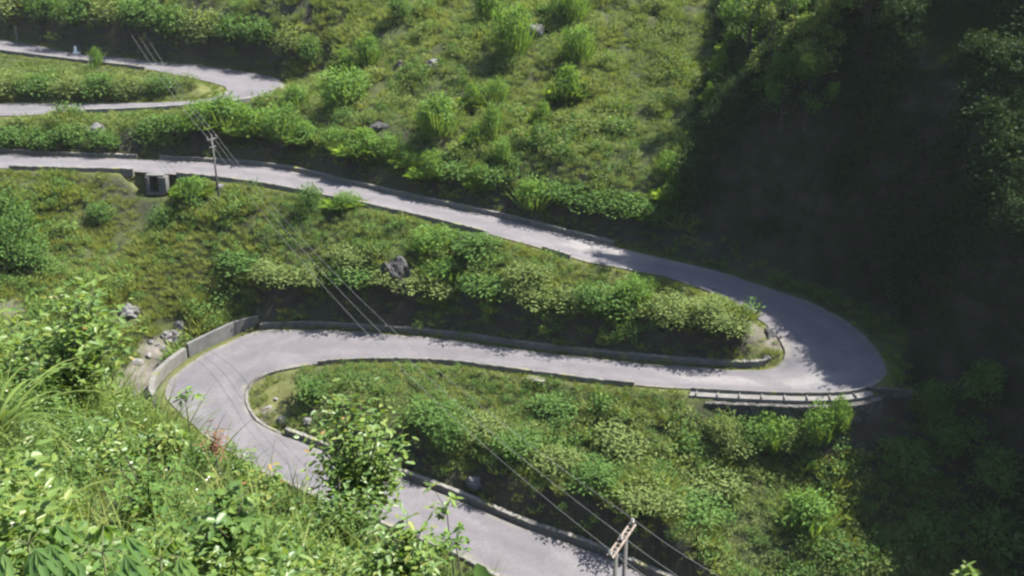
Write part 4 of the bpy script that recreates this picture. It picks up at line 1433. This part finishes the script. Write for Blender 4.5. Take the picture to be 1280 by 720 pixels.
# white flower specks
P_, d_ = fg_points(900, 44)
u_, v_, _ = project(P_)
P_ = P_[(u_ < 330) & (v_ > 470) & (fbm(P_[:, 0] * 0.8, P_[:, 1] * 0.8, 15) > 0.52)][:60]
nf = len(P_)
pet = []
for k in range(5):
    an = 2 * math.pi * k / 5
    Az = np.tile(np.array([math.cos(an), math.sin(an), 0.35]), (nf, 1))
    pet.append([P_ + np.array([0, 0, 0.55]) + rng.normal(0, 0.0, (nf, 3)), unit(Az), np.tile([0, 0, 1.0], (nf, 1)), np.full(nf, 0.02), np.full(nf, 0.016), np.full(nf, 0.5)])
hts = rng.uniform(-0.1, 0.22, nf)
for q in pet: q[0][:, 2] += hts
tag(link_mesh('white_flowers', leaf_mesh('white_flowers', join(*pet)), PETAL), 'tiny white flowers scattered among the near undergrowth', 'flowers', None, 'stuff')


def near_plant(name, px, py, t, hgt, wid, n, ll, lw, label, cat, seed, mat=FRESH, limbs=7, tintoff=0.0, lean=(0, 0), dense=True, stem_r=0.02, low=0.25):
    """a plant of the near slope whose crown centre is seen at (px, py) at distance t; it stands on the ground below"""
    g = np.random.default_rng(seed)
    c = unit(ray(px, py)) * t
    gx, gy = c[0] - lean[0], c[1] - lean[1]
    g0 = float(H(gx, gy))
    base = np.array([gx, gy, g0])
    crown = c - base
    e = empty(name, base)
    tag(e, label, cat)
    mb = MB()
    L = []
    ends = []
    fork = crown * np.array([0.5, 0.5, 0.0]) + np.array([0, 0, max(0.15, crown[2] - hgt * 0.5)])
    mb.tube([(0, 0, -0.3), fork * np.array([0.3, 0.3, 0.5]), fork], [stem_r * 1.3, stem_r, stem_r * 0.85], 7)
    for i in range(limbs):
        a = g.uniform(0, 6.28); r = wid / 2 * math.sqrt(g.uniform(0.05, 1)); z = g.uniform(-0.46, 0.5) * hgt
        r *= math.sqrt(max(0.1, 1 - (z / (hgt * 0.62)) ** 2))
        q = crown + np.array([math.cos(a) * r, math.sin(a) * r, z])
        md = fork + (q - fork) * 0.5 + np.array([0, 0, 0.05])
        mb.tube([fork, md, q], [stem_r * 0.6, stem_r * 0.4, stem_r * 0.15], 5)
        ends.append(q)
        m_ = n // limbs
        u = g.uniform(low, 1.0, m_)
        Pp = fork + (q - fork) * u[:, None] + np.array([0, 0, 0.05]) * (1 - np.abs(2 * u - 1))[:, None] + g.normal(0, wid * (0.075 if dense else 0.02), (m_, 3))
        b = g.uniform(0, 6.28, m_)
        A = unit(np.stack([np.cos(b), np.sin(b), g.uniform(-0.75, 0.35, m_)], 1) + unit(q - fork) * 0.4)
        N = unit(np.array([0, 0, 1.0]) + g.normal(size=(m_, 3)) * 0.4)
        L.append([Pp, A, N, ll * g.uniform(0.6, 1.25, m_), lw * g.uniform(0.7, 1.2, m_), np.clip(0.38 + tintoff + g.normal(0, 0.13, m_), 0.02, 0.98)])
    link_mesh('foliage', leaf_mesh(name + '_foliage', join(*L), True, 0.15), mat, e)
    mb.build('stem', BARK, e, True)
    return e


near_plant('sapling', 452, 562, 14.5, 1.75, 1.7, 2000, 0.125, 0.068, 'leafy bright green sapling standing in front of the first hairpin road', 'sapling', 701, FRESH, 36, 0.2, (0.1, -0.1), True, 0.035)
near_plant('sapling', 425, 640, 13.5, 0.9, 1.2, 800, 0.10, 0.05, 'darker leafy shrub at the foot of the bright sapling', 'shrub', 702, FRESH, 14, 0.0, (0, 0), True, 0.025)
near_plant('shrub', 72, 428, 17.5, 1.7, 2.3, 1500, 0.17, 0.085, 'rounded leafy shrub with glossy leaves rising over the grass at the left edge', 'shrub', 703, FRESH, 30, 0.2, (0, 0), True, 0.03, 0.45)
near_plant('shrub', 298, 572, 15.5, 0.55, 0.6, 260, 0.075, 0.04, 'small grey green shrub silhouetted against the hairpin road', 'shrub', 704, DEEP, 10, 0.25, (0, 0), True, 0.015)
near_plant('shrub', 205, 545, 14.5, 0.5, 0.8, 200, 0.15, 0.075, 'yellow green broad-leaved plant near the red stems by the hairpin', 'plant', 705, FRESH, 9, 0.34, (0, 0), True, 0.015)
near_plant('shrub', 325, 607, 14.0, 0.5, 0.7, 220, 0.13, 0.06, 'yellow green plant just below the small grey green shrub', 'plant', 706, FRESH, 9, 0.3, (0, 0), True, 0.015)
REDL = leaf_mat('reddish_leaf', [(0.0, (0.09, 0.05, 0.03)), (0.5, (0.17, 0.085, 0.06)), (1.0, (0.2, 0.15, 0.06))], 0.45)
near_plant('shrub', 268, 552, 14.8, 0.4, 0.45, 110, 0.11, 0.03, 'plant with reddish stems and leaves at the edge of the hairpin road', 'plant', 714, REDL, 9, 0.1, (0, 0), True, 0.01)
near_plant('seedling', 231, 492, 15.5, 0.28, 0.36, 26, 0.16, 0.05, 'thin single stemmed seedling with few leaves in front of the hairpin road', 'plant', 707, DEEP, 5, 0.3, (0, 0), False, 0.008, 0.6)
near_plant('seedling', 548, 622, 11.5, 0.5, 0.5, 46, 0.12, 0.055, 'sparse yellow green shoot reaching over the lowest road', 'plant', 708, FRESH, 7, 0.22, (-0.15, -0.3), False, 0.008, 0.55)
near_plant('seedling', 560, 668, 11.0, 0.4, 0.55, 90, 0.095, 0.045, 'small dark leaved shoot just below the sparse yellow green shoot', 'plant', 709, DEEP, 8, 0.25, (-0.15, -0.2), True, 0.008)
near_plant('shrub', 505, 690, 10.5, 0.6, 1.0, 420, 0.12, 0.06, 'yellowish leafy shrub at the bottom edge beside the lowest road', 'shrub', 710, FRESH, 14, 0.2, (0, 0), True, 0.02)
near_plant('seedling', 1212, 716, 9.0, 0.22, 0.24, 34, 0.085, 0.035, 'bright leaf tip of a plant against the dark gully at the bottom edge', 'plant', 711, FRESH, 5, 0.3, (0, 0), False, 0.012, 0.55)
near_plant('shrub', 180, 600, 12.0, 0.8, 1.0, 420, 0.085, 0.045, 'dark small-leaved shrub in the middle of the near slope', 'shrub', 712, DEEP, 14, 0.2, (0, 0), True, 0.02)
near_plant('shrub', 285, 650, 10.5, 0.5, 0.9, 190, 0.14, 0.085, 'plant with broad light green leaves low on the near slope', 'plant', 713, FRESH, 11, 0.1, (0, 0), True, 0.015)


def palmate(px, py, t, size, label, seed, tintoff=0.0):
    g = np.random.default_rng(seed)
    c = unit(ray(px, py)) * t
    g0 = float(H(c[0], c[1]))
    e = empty('palmate_plant', (c[0], c[1], g0))
    tag(e, label, 'plant')
    top = np.array([0, 0, c[2] - g0])
    mb = MB(); mb.tube([(0, 0, -0.2), top * 0.6, top], [0.010, 0.008, 0.006], 6)
    L = []
    for k in range(6):
        a = 2 * math.pi * k / 6 + g.normal(0, 0.2)
        q = top + np.array([math.cos(a), math.sin(a), g.uniform(-0.1, 0.5)]) * size * g.uniform(0.5, 0.9)
        mb.tube([top, (top + q) / 2 + np.array([0, 0, 0.03]), q], [0.004, 0.0035, 0.003], 5)
        m_ = 5
        b = a + np.linspace(-1.3, 1.3, m_)
        A = unit(np.stack([np.cos(b), np.sin(b), np.full(m_, -1.1)], 1))
        N = unit(np.stack([np.cos(b) * 0.6, np.sin(b) * 0.6, np.ones(m_)], 1))
        L.append([np.tile(q, (m_, 1)), A, N, size * 1.0 * (1 - 0.35 * np.abs(np.linspace(-1, 1, m_))), np.full(m_, size * 0.27), np.clip(np.full(m_, 0.26 + tintoff) + g.normal(0, 0.08, m_), 0, 0.9)])
    link_mesh('foliage', leaf_mesh('palmate_foliage', join(*L), True, 0.25), FRESH, e)
    mb.build('stem', STEM, e, True)


palmate(35, 680, 6.6, 0.22, 'drooping palm-like leaf plant at the bottom corner of the near slope', 801)
palmate(128, 690, 6.8, 0.26, 'large drooping grey green fingered leaves at the bottom edge', 802, 0.05)
palmate(200, 700, 7.2, 0.2, 'smaller fingered plant right of the large drooping one', 803, 0.2)
# long blades of a coarse grass at the left edge
base = on_ground(-8, 560, 4)
e = empty('coarse_grass', base)
tag(e, 'coarse grass clump with very long arching blades at the left edge', 'grass clump')
nb = 34
a_ = rng.uniform(-0.9, 1.9, nb); le_ = rng.uniform(0.3, 1.0, nb)
dr_ = unit(np.stack([np.cos(a_) * le_, np.sin(a_) * le_, np.ones(nb)], 1))
V, fs, tt_ = ribbons(46, rng.normal(0, 0.08, (nb, 3)) * np.array([1, 1, 0.1]), dr_, rng.uniform(1.1, 1.9, nb), rng.uniform(0.028, 0.05, nb), rng.uniform(1.4, 2.6, nb), np.clip(rng.normal(0.5, 0.12, nb), 0, 0.8), 9)
link_mesh('blades', mesh_np('coarse_blades', V, fs, {'tint': tt_}), NEARG, e)
mb = MB()
for k in range(6):
    mb.tube([(0.05 * math.cos(k), 0.05 * math.sin(k), -0.1), (0.08 * math.cos(k), 0.08 * math.sin(k), 0.35)], [0.02, 0.012], 5)
mb.build('stem', STEM, e)
# broad bright leaf at the bottom edge
e_b = unit(ray(606, 712)) * 9.0
g0 = float(H(e_b[0], e_b[1]))
e = empty('broad_leaved_plant', (e_b[0], e_b[1], g0))
tag(e, 'broad glossy bright green leaf pointing up beside the lowest road', 'plant')
tp = np.array([0, 0, e_b[2] - g0])
L = [np.array([tp + (0, 0, -0.18), tp + (-0.02, 0.02, -0.3), tp + (0, 0, -0.34)]), unit(np.array([[-0.25, 0.1, 1.0], [0.8, 0.2, 0.25], [-0.5, -0.6, 0.5]])), unit(np.array([[0.35, -0.8, 0.3], [0, -0.6, 0.8], [0.2, -0.5, 0.8]])), np.array([0.30, 0.3, 0.26]), np.array([0.16, 0.14, 0.12]), np.array([0.42, 0.36, 0.4])]
link_mesh('foliage', leaf_mesh('broad_leaf', L, True, 0.2), FRESH, e)
mb = MB(); mb.tube([(0, 0, -0.2), tp * 0.5, tp + (0, 0, -0.18)], [0.016, 0.013, 0.009], 6); mb.build('stem', STEM, e)

# ------------------------------------------------------------------ thin valley haze
m = bpy.data.materials.new('valley_haze')
m.use_nodes = True
t = m.node_tree
t.nodes.clear()
out = t.nodes.new('ShaderNodeOutputMaterial')
pv = t.nodes.new('ShaderNodeVolumePrincipled')
pv.inputs['Color'].default_value = (0.9, 0.94, 1.0, 1)
pv.inputs['Density'].default_value = 0.00006
t.links.new(pv.outputs['Volume'], out.inputs['Volume'])
mb = MB()
mb.box((0, 250, (float(GZ.min()) - 1.0 + float(GZ.max()) + 12.0) / 2), (1430, 1130, float(GZ.max()) - float(GZ.min()) + 13.0))
tag(mb.build('haze', m), 'thin pale haze filling the valley', None, None, 'stuff')
